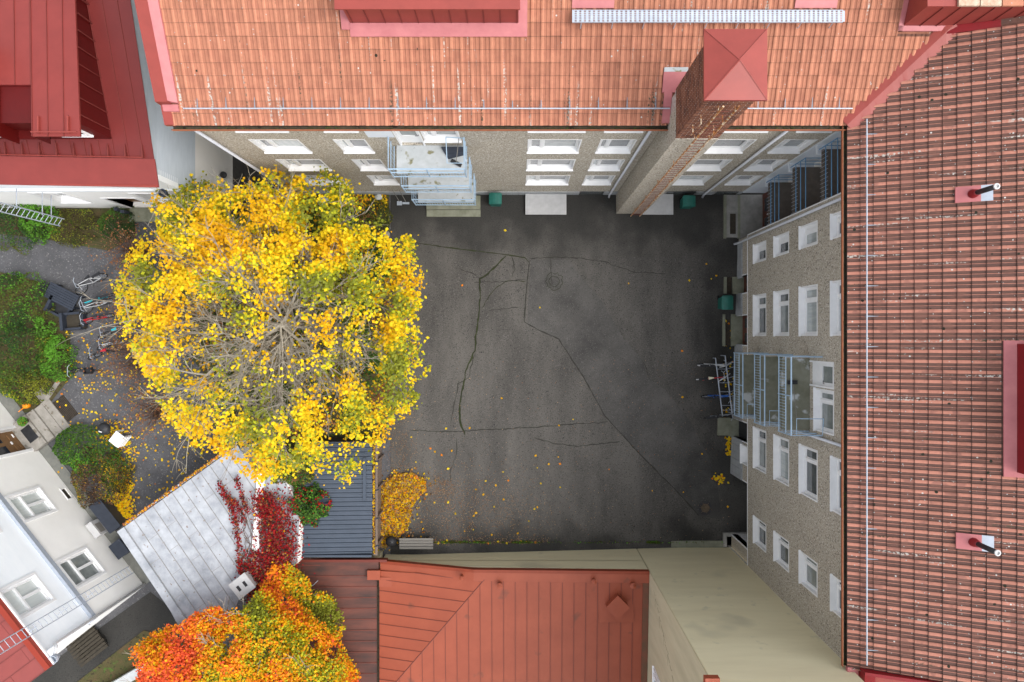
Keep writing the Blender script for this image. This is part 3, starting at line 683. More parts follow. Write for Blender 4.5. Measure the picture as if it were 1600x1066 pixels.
roof_e = mb.build('roof', m_te2, east)
def keep_n(x, y):
    if x - 10.65 > (y - 6.86) - .02: return False
    if x < -11.0 and y > 7.3: return False
    if -5.0 < x < -.05 and y > 9.6: return False
    if x > 11.7 and y > 9.4: return False
    if 4.85 < x < 6.2 and y < 7.8: return False
    return True
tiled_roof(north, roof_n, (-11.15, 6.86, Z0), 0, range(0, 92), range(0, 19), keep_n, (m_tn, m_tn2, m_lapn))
def keep_e(x, y):
    if (y - 6.86) > (x - 10.65) - .02: return False
    if y > 9.35: return False
    if x > 14.45 and -4.15 < y < -.1: return False
    return y > -10.6
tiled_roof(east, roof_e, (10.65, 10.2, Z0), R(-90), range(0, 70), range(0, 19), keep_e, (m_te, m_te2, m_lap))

# valley sheet
mb = MB(); hw = .21; q = []
for k in range(24):
    t = k / 23 * 2.72; x, y = 10.6 + t, 6.81 + t; wob = random.uniform(-.03, .03)
    z = Z0 + SL * (t - .05) + .075
    q.append(((x - hw + wob, y + hw + wob, z + .035), (x - .02, y + .02, z + .085), (x + hw + wob, y - hw + wob, z + .035)))
for a, b in zip(q, q[1:]): mb.poly([a[0], a[1], b[1], b[0]][::-1]); mb.poly([a[1], a[2], b[2], b[1]][::-1])
for a, b in zip(q, q[1:]):
    for i in (0, 2):
        lo = lambda p: (p[0], p[1], p[2] - .09); mb.poly([a[i], b[i], lo(b[i]), lo(a[i])])
mb.build('valley_flashing', m_red, north)

# snow guards
def guard(par, a, b, zf, n_, up, skip=None):
    a = Vector((a[0], a[1], 0)); b = Vector((b[0], b[1], 0)); mb = MB()
    pa = Vector((a.x, a.y, zf(a.x, a.y) + .17)); pb = Vector((b.x, b.y, zf(b.x, b.y) + .17))
    mb.tube([pa, pb], .022, 8); g = mb.build('snow_guard', m_galv, par)
    for k in range(n_):
        c = a.lerp(b, (k + .5) / n_); e = c + Vector((up[0], up[1], 0)) * .34; q = MB()
        pe = Vector((e.x, e.y, zf(e.x, e.y) + .06)); pc = Vector((c.x, c.y, zf(c.x, c.y) + .17)); pf = Vector((c.x, c.y, zf(c.x, c.y) + .04))
        s_ = Vector((up[1], up[0], 0)) * .02
        q.poly([pe - s_ * .35, pc - s_, pc + s_, pe + s_ * .35]); q.poly([pc - s_, pf - s_, pf + s_, pc + s_]); q.build('bracket', m_steel, g)
guard(north, (-10.68, 7.29), (4.83, 7.29), zn, 17, (0, 1)); guard(north, (7.2, 7.29), (10.65, 7.29), zn, 4, (0, 1))
guard(east, (11.1, 6.95), (11.1, -10.45), ze, 18, (1, 0))

# roof walkway and its flashings
f_ = F((1.62, 9.48), (1, 0), (0, 1)); mb = MB(); zt = zn(0, 9.66) + .32
W0, W1, D0_, D1_ = 0, 8.15, 0, .36
mb.box(1.62, 9.77, 9.48, 9.50, zt - .05, zt + .01); mb.box(1.62, 9.77, 9.83, 9.85, zt - .05, zt + .01)
for k in range(60):      # perforated planks: rungs leave holes
    x = 1.62 + 8.13 * k / 59; mb.box(x, x + .075, 9.5, 9.83, zt - .012, zt)
for k in range(1, 6): y = 9.5 + .33 * k / 6; mb.box(1.62, 9.77, y - .014, y + .014, zt - .011, zt + .002)
for k in range(9): x = 1.9 + k * .95; mb.tube([(x, 9.5, zt - .05), (x, 9.45, zn(0, 9.45) + .05)], .015, 4)
mb.build('roof_walkway', m_galv, north)
for x0 in (1.62, 8.35):
    mb = MB(); mb.hexa([(x0, 9.95, zn(0, 9.95) + .07), (x0 + 1.27, 9.95, zn(0, 9.95) + .07), (x0 + 1.27, 11, zn(0, 11) + .07), (x0, 11, zn(0, 11) + .07),
                        (x0, 9.95, zn(0, 9.95) + .10), (x0 + 1.27, 9.95, zn(0, 9.95) + .10), (x0 + 1.27, 11, zn(0, 11) + .10), (x0, 11, zn(0, 11) + .10)])
    fl = mb.build('flashing', m_pink, north)
    mb = MB(); mb.lathe((x0 + .62, 10.35, zn(0, 10.35)), [(.12, 0), (.12, .5), (.16, .52), (.16, .6), (.02, .66)], 12); mb.build('vent_pipe', m_red, fl)

# seamed sheet-metal roofs --------------------------------------------------
def clip(poly, a, b, c):      # keep a*x+b*y<=c
    out = []
    for i in range(len(poly)):
        p, q = poly[i], poly[(i + 1) % len(poly)]; dp, dq = a * p[0] + b * p[1] - c, a * q[0] + b * q[1] - c
        if dp <= 0: out.append(p)
        if dp * dq < 0: t = dp / (dp - dq); out.append((p[0] + (q[0] - p[0]) * t, p[1] + (q[1] - p[1]) * t))
    return out
def ccw(pp):
    s = sum(pp[i][0] * pp[(i + 1) % len(pp)][1] - pp[(i + 1) % len(pp)][0] * pp[i][1] for i in range(len(pp)))
    return pp if s > 0 else pp[::-1]
def seamed(par, name, poly, zf, d, pitch, mat, smat, rib=.03, off=0.0, cross=None, th=.03):
    """strips run along unit vector d"""
    poly = ccw([(p[0], p[1]) for p in poly]); nx, ny = -d[1], d[0]
    ts = [p[0] * nx + p[1] * ny for p in poly]; t = min(ts) - (off % pitch); k = 0
    while t < max(ts):
        q = clip(clip(poly, nx, ny, t + pitch), -nx, -ny, -t)
        if len(q) > 2 and abs(sum(q[i][0] * q[(i + 1) % len(q)][1] - q[(i + 1) % len(q)][0] * q[i][1] for i in range(len(q)))) > .01:
            lift = (k % 2) * .002
            mb = MB(); mb.prism(q, lambda x, y: zf(x, y) - th, lambda x, y: zf(x, y) + lift, 0)
            ln = [p for p in q if abs(p[0] * nx + p[1] * ny - t) < 1e-6]
            if len(ln) == 2:
                (x0, y0), (x1, y1) = ln; w_ = .011
                mb.hexa([(x0, y0, zf(x0, y0)), (x0 + nx * w_ * 2, y0 + ny * w_ * 2, zf(x0, y0)), (x1 + nx * w_ * 2, y1 + ny * w_ * 2, zf(x1, y1)), (x1, y1, zf(x1, y1)),
                         (x0, y0, zf(x0, y0) + rib), (x0 + nx * w_ * 2, y0 + ny * w_ * 2, zf(x0, y0) + rib), (x1 + nx * w_ * 2, y1 + ny * w_ * 2, zf(x1, y1) + rib), (x1, y1, zf(x1, y1) + rib)], 1)
            if cross:
                ss = [p[0] * d[0] + p[1] * d[1] for p in q]; c_ = min(ss) + cross * ((k % 2) * .5 + .6)
                while c_ < max(ss):
                    a_ = clip(clip(q, d[0], d[1], c_ + .02), -d[0], -d[1], -c_)
                    if len(a_) > 2: mb.prism(a_, lambda x, y: zf(x, y), lambda x, y: zf(x, y) + .008, 1)
                    c_ += cross
            mb.build(name, [mat, smat], par)
        t += pitch; k += 1
def slabf(mb, poly, zf, th, mi=0): mb.prism(ccw([(p[0], p[1]) for p in poly]), lambda x, y: zf(x, y) - th, zf, mi)

# newer strip of asphalt along the diagonal joint of the courtyard
m_asph2 = M('newer_asphalt', (.106, .100, .092), (.042, .040, .038), scale=.42, rough=.85, bump=.4, bscale=60, detail=8, spots=[((.12, .115, .108), 19, .60), ((.03, .029, .028), 22, .60)]); damp_shade(m_asph2)
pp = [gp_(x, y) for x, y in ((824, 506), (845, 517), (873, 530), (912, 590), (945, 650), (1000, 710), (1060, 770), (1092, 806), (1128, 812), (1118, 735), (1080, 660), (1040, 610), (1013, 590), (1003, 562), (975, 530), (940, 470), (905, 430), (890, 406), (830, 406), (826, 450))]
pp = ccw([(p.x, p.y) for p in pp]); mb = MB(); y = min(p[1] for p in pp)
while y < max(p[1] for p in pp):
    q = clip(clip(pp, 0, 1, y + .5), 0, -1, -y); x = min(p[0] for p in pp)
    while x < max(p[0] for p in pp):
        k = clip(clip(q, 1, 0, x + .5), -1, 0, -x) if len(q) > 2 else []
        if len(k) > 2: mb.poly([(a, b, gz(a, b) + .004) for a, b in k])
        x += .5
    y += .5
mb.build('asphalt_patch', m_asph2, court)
# dormer on the north roof
zd = 14.72
mb = MB(); mb.box(-5.13, 0, 9.58, 13, 12.8, zd - .05); dm = mb.build('dormer', m_red, north)
mb = MB(); mb.hexa([(-5.3, 9.45, zd - .05), (.05, 9.45, zd - .05), (.05, 13.2, zd + .3), (-5.3, 13.2, zd + .3), (-5.3, 9.45, zd), (.05, 9.45, zd), (.05, 13.2, zd + .36), (-5.3, 13.2, zd + .36)])
mb.build('dormer_roof', m_red, dm)
for k in range(11):
    x = -5.05 + k * .5; mb = MB(); mb.box(x, x + .022, 9.555, 9.579, 13.4, zd - .05); mb.build('seam', m_seam, dm)
mb = MB(); sz = lambda x, y: zn(x, y) + .125
slabf(mb, [(-5.15, 9.22), (.27, 9.22), (.27, 9.57), (-5.15, 9.57)], sz, .03); slabf(mb, [(.003, 9.57), (.27, 9.57), (.27, 12.5), (.003, 12.5)], sz, .03)
slabf(mb, [(-5.4, 9.4), (-5.135, 9.4), (-5.135, 12.5), (-5.4, 12.5)], sz, .03); mb.build('flashing', m_pink, dm)
# gable capping west
mb = MB(); cz = lambda x, y: zn(x, y) + .36
slabf(mb, [(-11.45, 7.42), (-11.06, 7.42), (-11.06, YR), (-11.45, YR)], cz, .4, 0); slabf(mb, [(-11.055, 7.45), (-10.83, 7.45), (-10.83, YR), (-11.055, YR)], lambda x, y: zn(x, y) + .36 - (x + 11.055) * .9, .2, 1)
slabf(mb, [(-11.42, 6.85), (-11.12, 6.85), (-11.12, 7.415), (-11.42, 7.415)], lambda x, y: zn(x, y) + .09, .15, 0); slabf(mb, [(-11.35, 7.22), (-10.85, 7.22), (-10.85, 7.41), (-11.35, 7.41)], lambda x, y: zn(x, y) + .13, .1, 1)
mb.build('gable_capping', [m_red, m_pink], north)
# metal clad attic block on the corner
t = thing('attic_block', 'red metal clad attic block above the valley with rusty tiles on its top', 'attic block', (14.5, 11, 13.5))
mb = MB(); mb.box(11.77, 19, 9.52, 15, 12.9, 14.75); ab = mb.build('wall', m_red, t)
mb = MB(); slabf(mb, [(11.62, 9.38), (13.2, 9.38), (13.2, 9.515), (11.62, 9.515)], lambda x, y: zn(x, y) + .08, .05, 0)
slabf(mb, [(11.62, 9.38), (11.765, 9.38), (11.765, 13), (11.62, 13)], lambda x, y: zn(x, y) + .08, .05, 0)
slabf(mb, [(13.1, 9.28), (19, 9.28), (19, 9.515), (13.1, 9.515)], lambda x, y: min(ze(x, y), ze(17.2, y)) + .16, .2, 1); mb.build('flashing', [m_pink, m_deepred], t)
for k in range(14):
    x = 12.25 + k * .5; mb = MB(); mb.box(x, x + .022, 9.495, 9.519, 13.2, 14.7); mb.build('seam', m_seam, ab)
m_rt = M('lichen_crusted_tile', (.36, .20, .13), (.50, .42, .32), scale=6, rough=.9, bump=.5)
for k in range(9):
    mb = MB(); mb.box(12.62 + k * .63, 12.62 + k * .63 + .6, 9.5, 10.1, 14.76, 14.82 + random.uniform(0, .02)); mb.build('tile', m_rt if k < 2 else m_red if k % 2 else m_tn, t)

# chimney
ch = MB(); ch.box(4.86, 6.2, 6.14, 7.1, -.05, 13.15); chim = ch.build('chimney', m_dash, north)
mb = MB(); mb.box(4.90, 6.16, 6.18, 7.68, 13.0, 16.95); mb.box(4.88, 6.18, 6.3, 7.6, 12.0, 13.0); mb.build('chimney_core', M('white_mortar', (.55, .50, .46), (.30, .22, .19), scale=14, rough=.95), chim)
m_br = [M('brick_%d' % i, c, tuple(a * .7 for a in c), scale=9, rough=.9) for i, c in enumerate([(.21, .085, .05), (.14, .06, .04), (.26, .115, .07)])]
mb = MB(); zc_ = 13.16; row = 0
while zc_ < 16.9:
    o_ = .0 if row % 2 else -.13
    x = 4.87 + o_
    while x < 6.19:
        a, b = max(x, 4.87), min(x + .235, 6.19)
        if b - a > .04: mb.box(a, b, 6.168 + random.uniform(-.006, .004), 6.19, zc_, zc_ + .055, random.randrange(3))
        x += .265
    y = 6.19 + o_
    while y < 7.7:
        a, b = max(y, 6.195), min(y + .235, 7.7)
        if b - a > .04:
            mb.box(4.888 + random.uniform(-.006, .004), 4.905, a, b, zc_, zc_ + .055, random.randrange(3)); mb.box(6.155, 6.188, a, b, zc_, zc_ + .055, random.randrange(3))
        y += .265
    zc_ += .077; row += 1
tag(mb.build('brick_courses', m_br, chim), kind='stuff')
mb = MB(); mb.box(4.78, 6.26, 6.06, 7.78, 16.95, 17.1); mb.build('chimney_slab', m_conc, chim)
cx0, cx1, cy0, cy1 = 4.70, 6.30, 6.0, 7.80; apx = ((cx0 + cx1) / 2, (cy0 + cy1) / 2, 17.5)
mb = MB(); mb.box(cx0, cx1, cy0, cy1, 17.1, 17.18)
cap = mb.build('chimney_cap', m_red, chim)
corners = [(cx0, cy0, 17.182), (cx1, cy0, 17.182), (cx1, cy1, 17.182), (cx0, cy1, 17.182)]
for i in range(4):
    q = MB(); q.poly([corners[i], corners[(i + 1) % 4], apx]); q.build('panel', m_red, cap)
for c_ in corners: q = MB(); q.tube([c_, apx], .018, 5); q.build('seam', m_red, cap)
mb = MB(); slabf(mb, [(4.62, 6.9), (4.87, 6.9), (4.87, 7.75), (4.62, 7.75)], lambda x, y: zn(x, y) + .13, .1, 0); slabf(mb, [(4.55, 7.75), (5.3, 7.75), (5.3, 8.3), (4.55, 8.3)], lambda x, y: zn(x, y) + .125, .1, 0)
slabf(mb, [(4.56, 8.3), (5.3, 8.3), (5.3, 8.42), (4.56, 8.42)], lambda x, y: zn(x, y) + .13, .09, 1); mb.build('flashing', [m_pink, m_conc_p], chim)
lx = lambda z: 5.57 - .27 * z / 17
mb = MB()
for o_ in (0, .44): mb.tube([(lx(0) + o_, 6.0, .1), (lx(17) + o_ * .93, 5.97, 16.8)], .03, 6)
for z in (1.5, 4.5, 7.5, 10.5, 13.6, 16.3):
    for o_ in (0, .44): mb.tube([(lx(z) + o_, 6.0, z), (lx(z) + o_, 6.15, z)], .014, 4)
lad = mb.build('ladder', m_rust, chim)
for k in range(52): z = .5 + k * .31; mb = MB(); mb.tube([(lx(z), 5.995, z), (lx(z) + .43, 5.995, z)], .009, 4); mb.build('rung', m_seam_t, chim)
for i in range(4):
    mb = MB(); z = 14.6 + (i // 2) * .9; x = 5.05 + (i % 2) * .6; mb.tube([(x, 6.15, z), (x, 5.9, z + .05), (x, 5.9, z - .2)], .015, 5); mb.build('hook', m_rust, chim)

# canopies / light shafts on the north side
def ribbed(px0, px1, y1, label):
    x0, x1 = (px0 - 810) * 34.8 / FPX, (px1 - 810) * 34.8 / FPX
    t = thing('shaft_cover', label, 'shaft cover', ((x0 + x1) / 2, 6.6, 0))
    q = MB(); q.box(x0 + .03, x1 - .06, y1 + .04, 7.07, 0, .18); q.build('kerb', m_conc, t)
    n_ = int((x1 - x0) / .09)
    for k in range(n_): a = x0 + (x1 - x0) * k / n_; q = MB(); q.box(a, a + .075, y1, 7.07, .19, .225); q.build('slat', m_slab, t)
    q = MB(); q.box(x0, x1, y1, 7.07, .181, .2); q.build('sheet', m_slab, t)
ribbed(821, 885, 6.06, 'pale ribbed shaft cover on the ground between the balcony and the chimney')
ribbed(1004, 1052, 6.06, 'pale ribbed shaft cover partly hidden behind the chimney ladder')
mb = MB(); mb.box(-4.55, -1.88, 6.32, 7.0, -.02, .2); mb.box(-4.55, -1.88, 5.98, 6.3, -.02, .1)
tag(mb.build('entrance_step', m_conc_m), 'long concrete steps under the stacked balconies of the left stair', 'steps')

def bin_(px0, px1, py0, py1, label, z=0, rz=0):
    c = P((px0 + px1) / 2, (py0 + py1) / 2, z + 1.0); sx = (px1 - px0) * (H - z - 1) / FPX; sy = (py1 - py0) * (H - z - 1) / FPX
    t = thing('wheelie_bin', label, 'wheelie bin', (c.x, c.y, z))
    q = MB(); r0 = .8
    pts = [(-1, -1), (1, -1), (1, 1), (-1, 1)]
    q.hexa([(c.x + a * sx * .5 * .78, c.y + b * sy * .5 * .78, z + .06) for a, b in pts] + [(c.x + a * sx * .5 * .93, c.y + b * sy * .5 * .93, z + .96) for a, b in pts]); q.build('body', m_green, t)
    q = MB()      # domed lid
    for k in range(6):
        a0, a1 = -1 + k / 3, -1 + (k + 1) / 3; h = lambda a: z + .97 + .09 * (1 - a * a)
        q.hexa([(c.x + a0 * sx / 2, c.y - sy / 2, z + .965), (c.x + a1 * sx / 2, c.y - sy / 2, z + .965), (c.x + a1 * sx / 2, c.y + sy / 2, z + .965), (c.x + a0 * sx / 2, c.y + sy / 2, z + .965),
                (c.x + a0 * sx / 2, c.y - sy / 2, h(a0)), (c.x + a1 * sx / 2, c.y - sy / 2, h(a1)), (c.x + a1 * sx / 2, c.y + sy / 2, h(a1)), (c.x + a0 * sx / 2, c.y + sy / 2, h(a0))])
    q.build('lid', m_green, t)
    q = MB(); q.tube([(c.x - sx * .4, c.y + sy * .55, z + .95), (c.x + sx * .4, c.y + sy * .55, z + .95)], .02); q.build('handle', m_green, t)
    for s in (-1, 1):
        q = MB(); q.tube([(c.x + s * sx * .3, c.y + sy * .45, z + .09), (c.x + s * sx * .42, c.y + sy * .45, z + .09)], .09, 12); q.build('wheel', m_rubber, t)
bin_(764, 784, 302, 319, 'green wheelie bin by the wall right of the stacked balconies')
bin_(1067, 1087, 306, 323, 'green wheelie bin by the wall right of the chimney')
zz = gz(10.2, 1.6); bin_(1128, 1146, 463, 484, 'green wheelie bin between two brown doors of the right wing', zz)

# roof vents of the east wing
def roof_vent(px, py, label, t0=.0):
    x = (px - 810) * 20.9 / FPX; y = (527 - py) * 20.9 / FPX; z = ze(x, 0) + .02
    t = thing('roof_vent', label, 'roof vent', (x, y, z)); f2 = lambda a, b: ze(a, b) + .12
    q = MB(); slabf(q, [(x - .42, y - .24), (x + .18, y - .24), (x + .18, y + .24), (x - .42, y + .24)], f2, .03, 0); slabf(q, [(x + .18, y - .24), (x + .46, y - .24), (x + .46, y + .24), (x + .18, y + .24)], f2, .028, 1); q.build('flashing', [m_pink, m_galv], t)
    q = MB(); q.lathe((x, y, z), [(.14, 0), (.14, .1), (.1, .28), (.085, .3)], 14); q.build('collar', m_deepred, t, True)
    q = MB(); q.lathe((x, y, z), [(.078, .25), (.078, 1.12)], 14); q.build('pipe', m_black, t, True)
    q = MB(); q.lathe((x, y, z), [(.09, 1.12), (.09, 1.16), (.05, 1.17), (.045, 1.13)], 14); q.build('cap', m_slab, t)
roof_vent(1533, 299, 'black roof vent pipe with red collar on the upper part of the right roof')
roof_vent(1534, 853, 'black roof vent pipe with red collar on the lower part of the right roof')
# dormer at the right edge
t = MB(); t.box(14.75, 18, -4.0, -.2, 13.6, 15.3); dm = t.build('dormer', m_deepred, east)
mb = MB(); f2 = lambda a, b: ze(a, b) + .1
slabf(mb, [(14.45, -4.15), (14.745, -4.15), (14.745, -.1), (14.45, -.1)], f2, .04); slabf(mb, [(14.745, -4.15), (17, -4.15), (17, -4.003), (14.745, -4.003)], f2, .04); slabf(mb, [(14.745, -.197), (17, -.197), (17, -.1), (14.745, -.1)], f2, .04)
mb.build('flashing', m_pink, dm)
# south parapet of the east roof
mb = MB(); pz = lambda x, y: min(ze(x, y), ze(17.2, y)) + .35
slabf(mb, [(10.98, -10.72), (11.0 + 8, -10.72), (11.0 + 8, -10.62), (10.98, -10.62)], pz, .5, 0)
slabf(mb, [(11.25, -12), (19, -12), (19, -10.722), (11.25, -10.722)], lambda x, y: pz(x, y) - .08, .5, 1); slabf(mb, [(10.98, -11.2), (11.25, -11.2), (11.25, -10.722), (10.98, -10.722)], lambda x, y: pz(x, y) - .02, .5, 0)
slabf(mb, [(10.62, -10.95), (10.97, -10.95), (10.97, -10.66), (10.62, -10.66)], lambda x, y: 12.3, .15, 2)
mb.build('parapet', [m_deepred, m_red, m_pink], east)

# ================================================================ tall beige building
tb = thing('beige_building', 'tall windowless beige rendered building closing the lower right of the courtyard', 'building', (9, -14, 0))
mb = MB(); mb.box(6.08, 10.84, -24, -10.8, -1.6, 13.9); mb.build('wall', m_beige, tb)
mb = MB(); mb.box(6.05, 6.079, -24, -10.83, -1.6, 13.2); mb.build('side_wall', m_beige2, tb)
WT = F((6.05, -10.83), (0, -1), (-1, 0))
mb = MB(); m_fine = M('fine_wall_crack', (.12, .10, .07), rough=1)
random.seed(3)
for k in range(16):
    u = .5 + k * .22; z = 3.5 + k * .42; mb.tube([WT.p(u, z, .0), WT.p(u + .1, z + .3, .002), WT.p(u + random.uniform(-.1, .3), z + random.uniform(.4, .8), 0)], .006, 3)
    if k % 2: mb.tube([WT.p(u, z, .0), WT.p(u + random.uniform(.2, .5), z + random.uniform(-.1, .2), 0)], .005, 3)
mb.build('crack', m_fine, tb)
window(tb, WT, 3.85, 4.9, 3.6, 5.0, depth=.02, pm=m_pane_l)
mb = MB(); mb.box(5.75, 6.2, -12.5, -10.5, 13.1, 13.35); mb.build('coping', m_terra, tb)
mb = MB(); mb.box(5.75, 6.4, -24, -10.78, 13.9, 14.05)
# ================================================================ low building with terracotta metal roof (bottom)
lb = thing('low_building', 'low building with a hipped terracotta sheet metal roof at the bottom of the courtyard', 'building', (0, -14, 0))
zs = lambda x, y: 2.45 - .10 * (-10.85 - y)
X0b, X1b = P(600, 0, 1.9).x, 6.04
hip0 = P(757, 905, 2.35); hipd = (P(618, 1066, 1.8) - hip0); hipd.z = 0; hipd.normalize()
# left face: plane through hip line and falling to the west
sl_w = .10 * abs(hipd.y) / abs(hipd.x)
zw = lambda x, y: zs(hip0.x, hip0.y) - sl_w * (hip0.x - x)
far = hip0 + hipd * ((-22 - hip0.y) / hipd.y); wcut = hip0.y + (P(593, 0, 1.8).x - hip0.x) * hipd.y / hipd.x
Yn = -10.86
mainp = [(hip0.x + .25, Yn - .42), (X1b - .25, Yn - .42), (X1b - .25, -22), (far.x, far.y), (hip0.x, hip0.y)]
mainp = [(hip0.x, hip0.y), (hip0.x + .1, Yn - .42), (X1b - .28, Yn - .42), (X1b - .28, -22), (P(593, 0, 1.8).x, -22), (P(593, 0, 1.8).x, wcut)]
seamed(lb, 'roof_panel', [p for p in mainp], zs, (0, 1), .545, m_terra, m_seam_t, off=.1)
wx = (593 - 810) * 33.2 / FPX
leftp = [(wx, Yn - .15), (hip0.x, hip0.y), (far.x, -22 if far.y > -22 else far.y), (wx, -22)]
leftp = [(wx, -11.02), (hip0.x - 1.0, -11.1), (hip0.x, hip0.y), (wx, hip0.y + (wx - hip0.x) * hipd.y / hipd.x)]
seamed(lb, 'roof_panel', leftp, zw, (.996, -.087), .52, m_terra, m_seam_t)
mb = MB(); h0 = Vector((hip0.x, hip0.y, zs(hip0.x, hip0.y))); h1 = Vector((wx, hip0.y + (wx - hip0.x) * hipd.y / hipd.x, 0)); h1.z = zw(h1.x, h1.y)
mb.tube([h0, h1], .028, 5); mb.build('hip_seam', m_seam_t, lb)
# coping along the north edge
mb = MB(); prev = None
cp = [(wx + .02, -10.55, 1.72), (P(740, 0, 2.5).x, -10.74, 2.42), (X1b, -10.80, 2.5)]
for (a, b) in zip(cp, cp[1:]):
    for y0, y1, zo, mi in ((0, -.14, .06, 1), (-.14, -.56, .0, 0)):
        mb.hexa([(a[0], a[1] + y1, a[2] - .25), (b[0], b[1] + y1, b[2] - .25), (b[0], b[1] + y0, b[2] - .25), (a[0], a[1] + y0, a[2] - .25),
                 (a[0], a[1] + y1, a[2] + zo), (b[0], b[1] + y1, b[2] + zo), (b[0], b[1] + y0, b[2] + zo), (a[0], a[1] + y0, a[2] + zo)], mi)
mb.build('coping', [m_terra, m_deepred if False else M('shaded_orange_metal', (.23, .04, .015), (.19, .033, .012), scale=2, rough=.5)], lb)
mb = MB(); mb.hexa([(X1b - .28, -22, 1.1), (X1b, -22, 1.1), (X1b, -11.36, 2.2), (X1b - .28, -11.36, 2.2), (X1b - .28, -22, 1.42), (X1b, -22, 1.42), (X1b, -11.36, 2.47), (X1b - .28, -11.36, 2.47)]); mb.build('edge_flashing', m_terra_t, lb)
mb = MB(); mb.box(-6.6, X1b - .02, -22, -10.80, -1.6, .95); mb.hexa([(-6.6, -11.0, .9), (X1b - .02, -11.0, .9), (X1b - .02, -10.8, .9), (-6.6, -10.8, .9), (-6.6, -11.0, 1.5), (X1b - .02, -11.0, 2.3), (X1b - .02, -10.8, 2.3), (-6.6, -10.8, 1.5)])
mb.box(-6.6, X1b - .02, -22, -11.3, .95, .98)
mb.build('wall', m_beige, lb)
for px, py, r in ((721, 903, .1), (781, 915, .12), (928, 908, .1), (989, 915, .12)):
    z = zs(0, -11.5) + .3; c_ = P(px, py, z); c_.z = zs(c_.x, c_.y) - .02
    q = MB(); q.lathe(c_, [(r * .75, 0), (r * .75, .28), (r * 1.15, .32), (r * 1.15, .38), (.02, .44)], 14); q.build('roof_vent', m_terra, lb)
c_ = P(965, 949, 2.7); z = zs(c_.x, c_.y); q = MB(); q.rbox((c_.x, c_.y, z), .72, .72, .42, R(45)); hb = q.build('hatch', m_terra, lb)
q = MB(); q.rbox((c_.x, c_.y, z + .421), .79, .79, .05, R(45)); q.build('lid', m_terra, hb)
q = MB()
for a, b in ((-.85, .85),): q.box(c_.x - .8, c_.x + .8, c_.y - .85, c_.y + .7, z + .0, z + .028)
q.build('flashing', m_terra, hb)
q = MB(); q.box(wx + .0, wx + .8, -11.75, -11.3, zw(wx, -11.5) + .0, zw(wx, -11.5) + .07); q.build('patch', m_terra, lb)
# left annex, weathered, falling towards the gutter
an = thing('annex_building', 'low annex with a weathered brown red metal roof between the orange tree and the gutter', 'building', (-9, -14, 0))
ax0 = (462 - 810) * 33.1 / FPX
za = lambda x, y: 1.62 + .05 * (wx - x)
seamed(an, 'roof_panel', [(ax0, -10.62), (wx - .16, -10.62), (wx - .16, -19), (ax0, -19)], za, (1, -.01), .515, m_terra_d, m_seam_t)
mb = MB(); mb.box(wx - .155, wx - .01, -19, -11.2, 1.5, 1.56); mb.build('gutter', m_gut, an)
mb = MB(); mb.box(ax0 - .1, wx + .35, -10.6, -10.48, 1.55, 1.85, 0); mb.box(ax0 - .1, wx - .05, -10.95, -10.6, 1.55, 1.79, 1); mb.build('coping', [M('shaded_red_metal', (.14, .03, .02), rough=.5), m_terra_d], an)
mb = MB(); mb.box(wx - .55, wx + .05, -11.4, -10.96, 1.6, 1.95); q = mb.build('capping_box', m_terra, an)
mb = MB(); mb.box(ax0 + .05, wx - .2, -19, -10.62, -.1, 1.5); mb.build('wall', m_beige, an)
for yy in (-11.6, -12.15):
    q = MB(); a = P(480, 0, 2.0); q.tube([(a.x - .2, yy, 1.75), (a.x - .2, yy - .1, 2.1), (a.x + .3, yy, 2.1), (a.x + .55, yy + .25, 2.15)], .02, 6); q.build('hook_rail', m_galv, an)

# ================================================================ blue corrugated lean-to
t = thing('lean_to', 'lean-to with slate blue corrugated metal roof beside the leaf heap', 'shed', (-9, -7.5, 0))
bx0, bx1, by0, by1 = (467 - 810) * 32.6 / FPX, (581 - 810) * 32.6 / FPX, -(868 - 527) * 32.6 / FPX, -(690 - 527) * 32.6 / FPX
zb_ = lambda x: 2.45 - .05 * (x - bx0)
mb = MB(); n_ = int((by1 - by0) / .21); prof = []
for k in range(n_):
    y = by0 + k * .21; prof += [(y, 0), (y + .06, 0), (y + .085, .045), (y + .145, .045), (y + .17, 0)]
prof.append((by0 + n_ * .21, 0))
vs = [(x, y, zb_(x) + z) for x in (bx0, bx1) for y, z in prof]; k = len(prof)
mb.add(vs, [(i, k + i, k + i + 1, i + 1) for i in range(k - 1)]); mb.build('corrugated_roof', m_bluemet, t)
mb = MB(); mb.box(bx0 - .03, bx0 + .09, by0 - .04, by1, 2.5, 2.53); mb.box(bx0 - .03, bx1, by0 - .06, by0 + .04, 2.3, 2.5); mb.hexa([(bx1 - .42, -7.6, 2.30), (bx1 - .28, -7.6, 2.30), (bx1 - .28, -5.6, 2.30), (bx1 - .42, -5.6, 2.30), (bx1 - .42, -7.6, 2.40), (bx1 - .28, -7.6, 2.40), (bx1 - .28, -5.6, 2.40), (bx1 - .42, -5.6, 2.40)]); mb.build('edge_trim', m_bluemet, t)
mb = MB(); mb.box(bx0 + .1, bx1 - .1, by0 + .1, by1 - .1, 0, 2.15); mb.build('wall', m_dkwood, t)
mb = MB(); mb.box(bx1 + .0, bx1 + .1, by0, by1, 2.12, 2.14); mb.box(bx1 + .1, bx1 + .11, by0, by1, 2.12, 2.2); mb.build('gutter', m_gut, t)
leaves('gutter_leaves', np.stack([rng.uniform(bx1 + .0, bx1 + .1, 420), rng.uniform(by0, by1, 420), rng.uniform(2.15, 2.2, 420)], 1), .07, ['yellow', 'gold', 'rust', 'brown'], [3, 4, 3, 2], t)['kind'] = 'stuff'
fx = (587 - 810) * 33.4 / FPX
t = thing('board_fence', 'narrow brown board fence between the blue roofed shed and the leaf heap', 'fence', (fx, -7.6, 0))
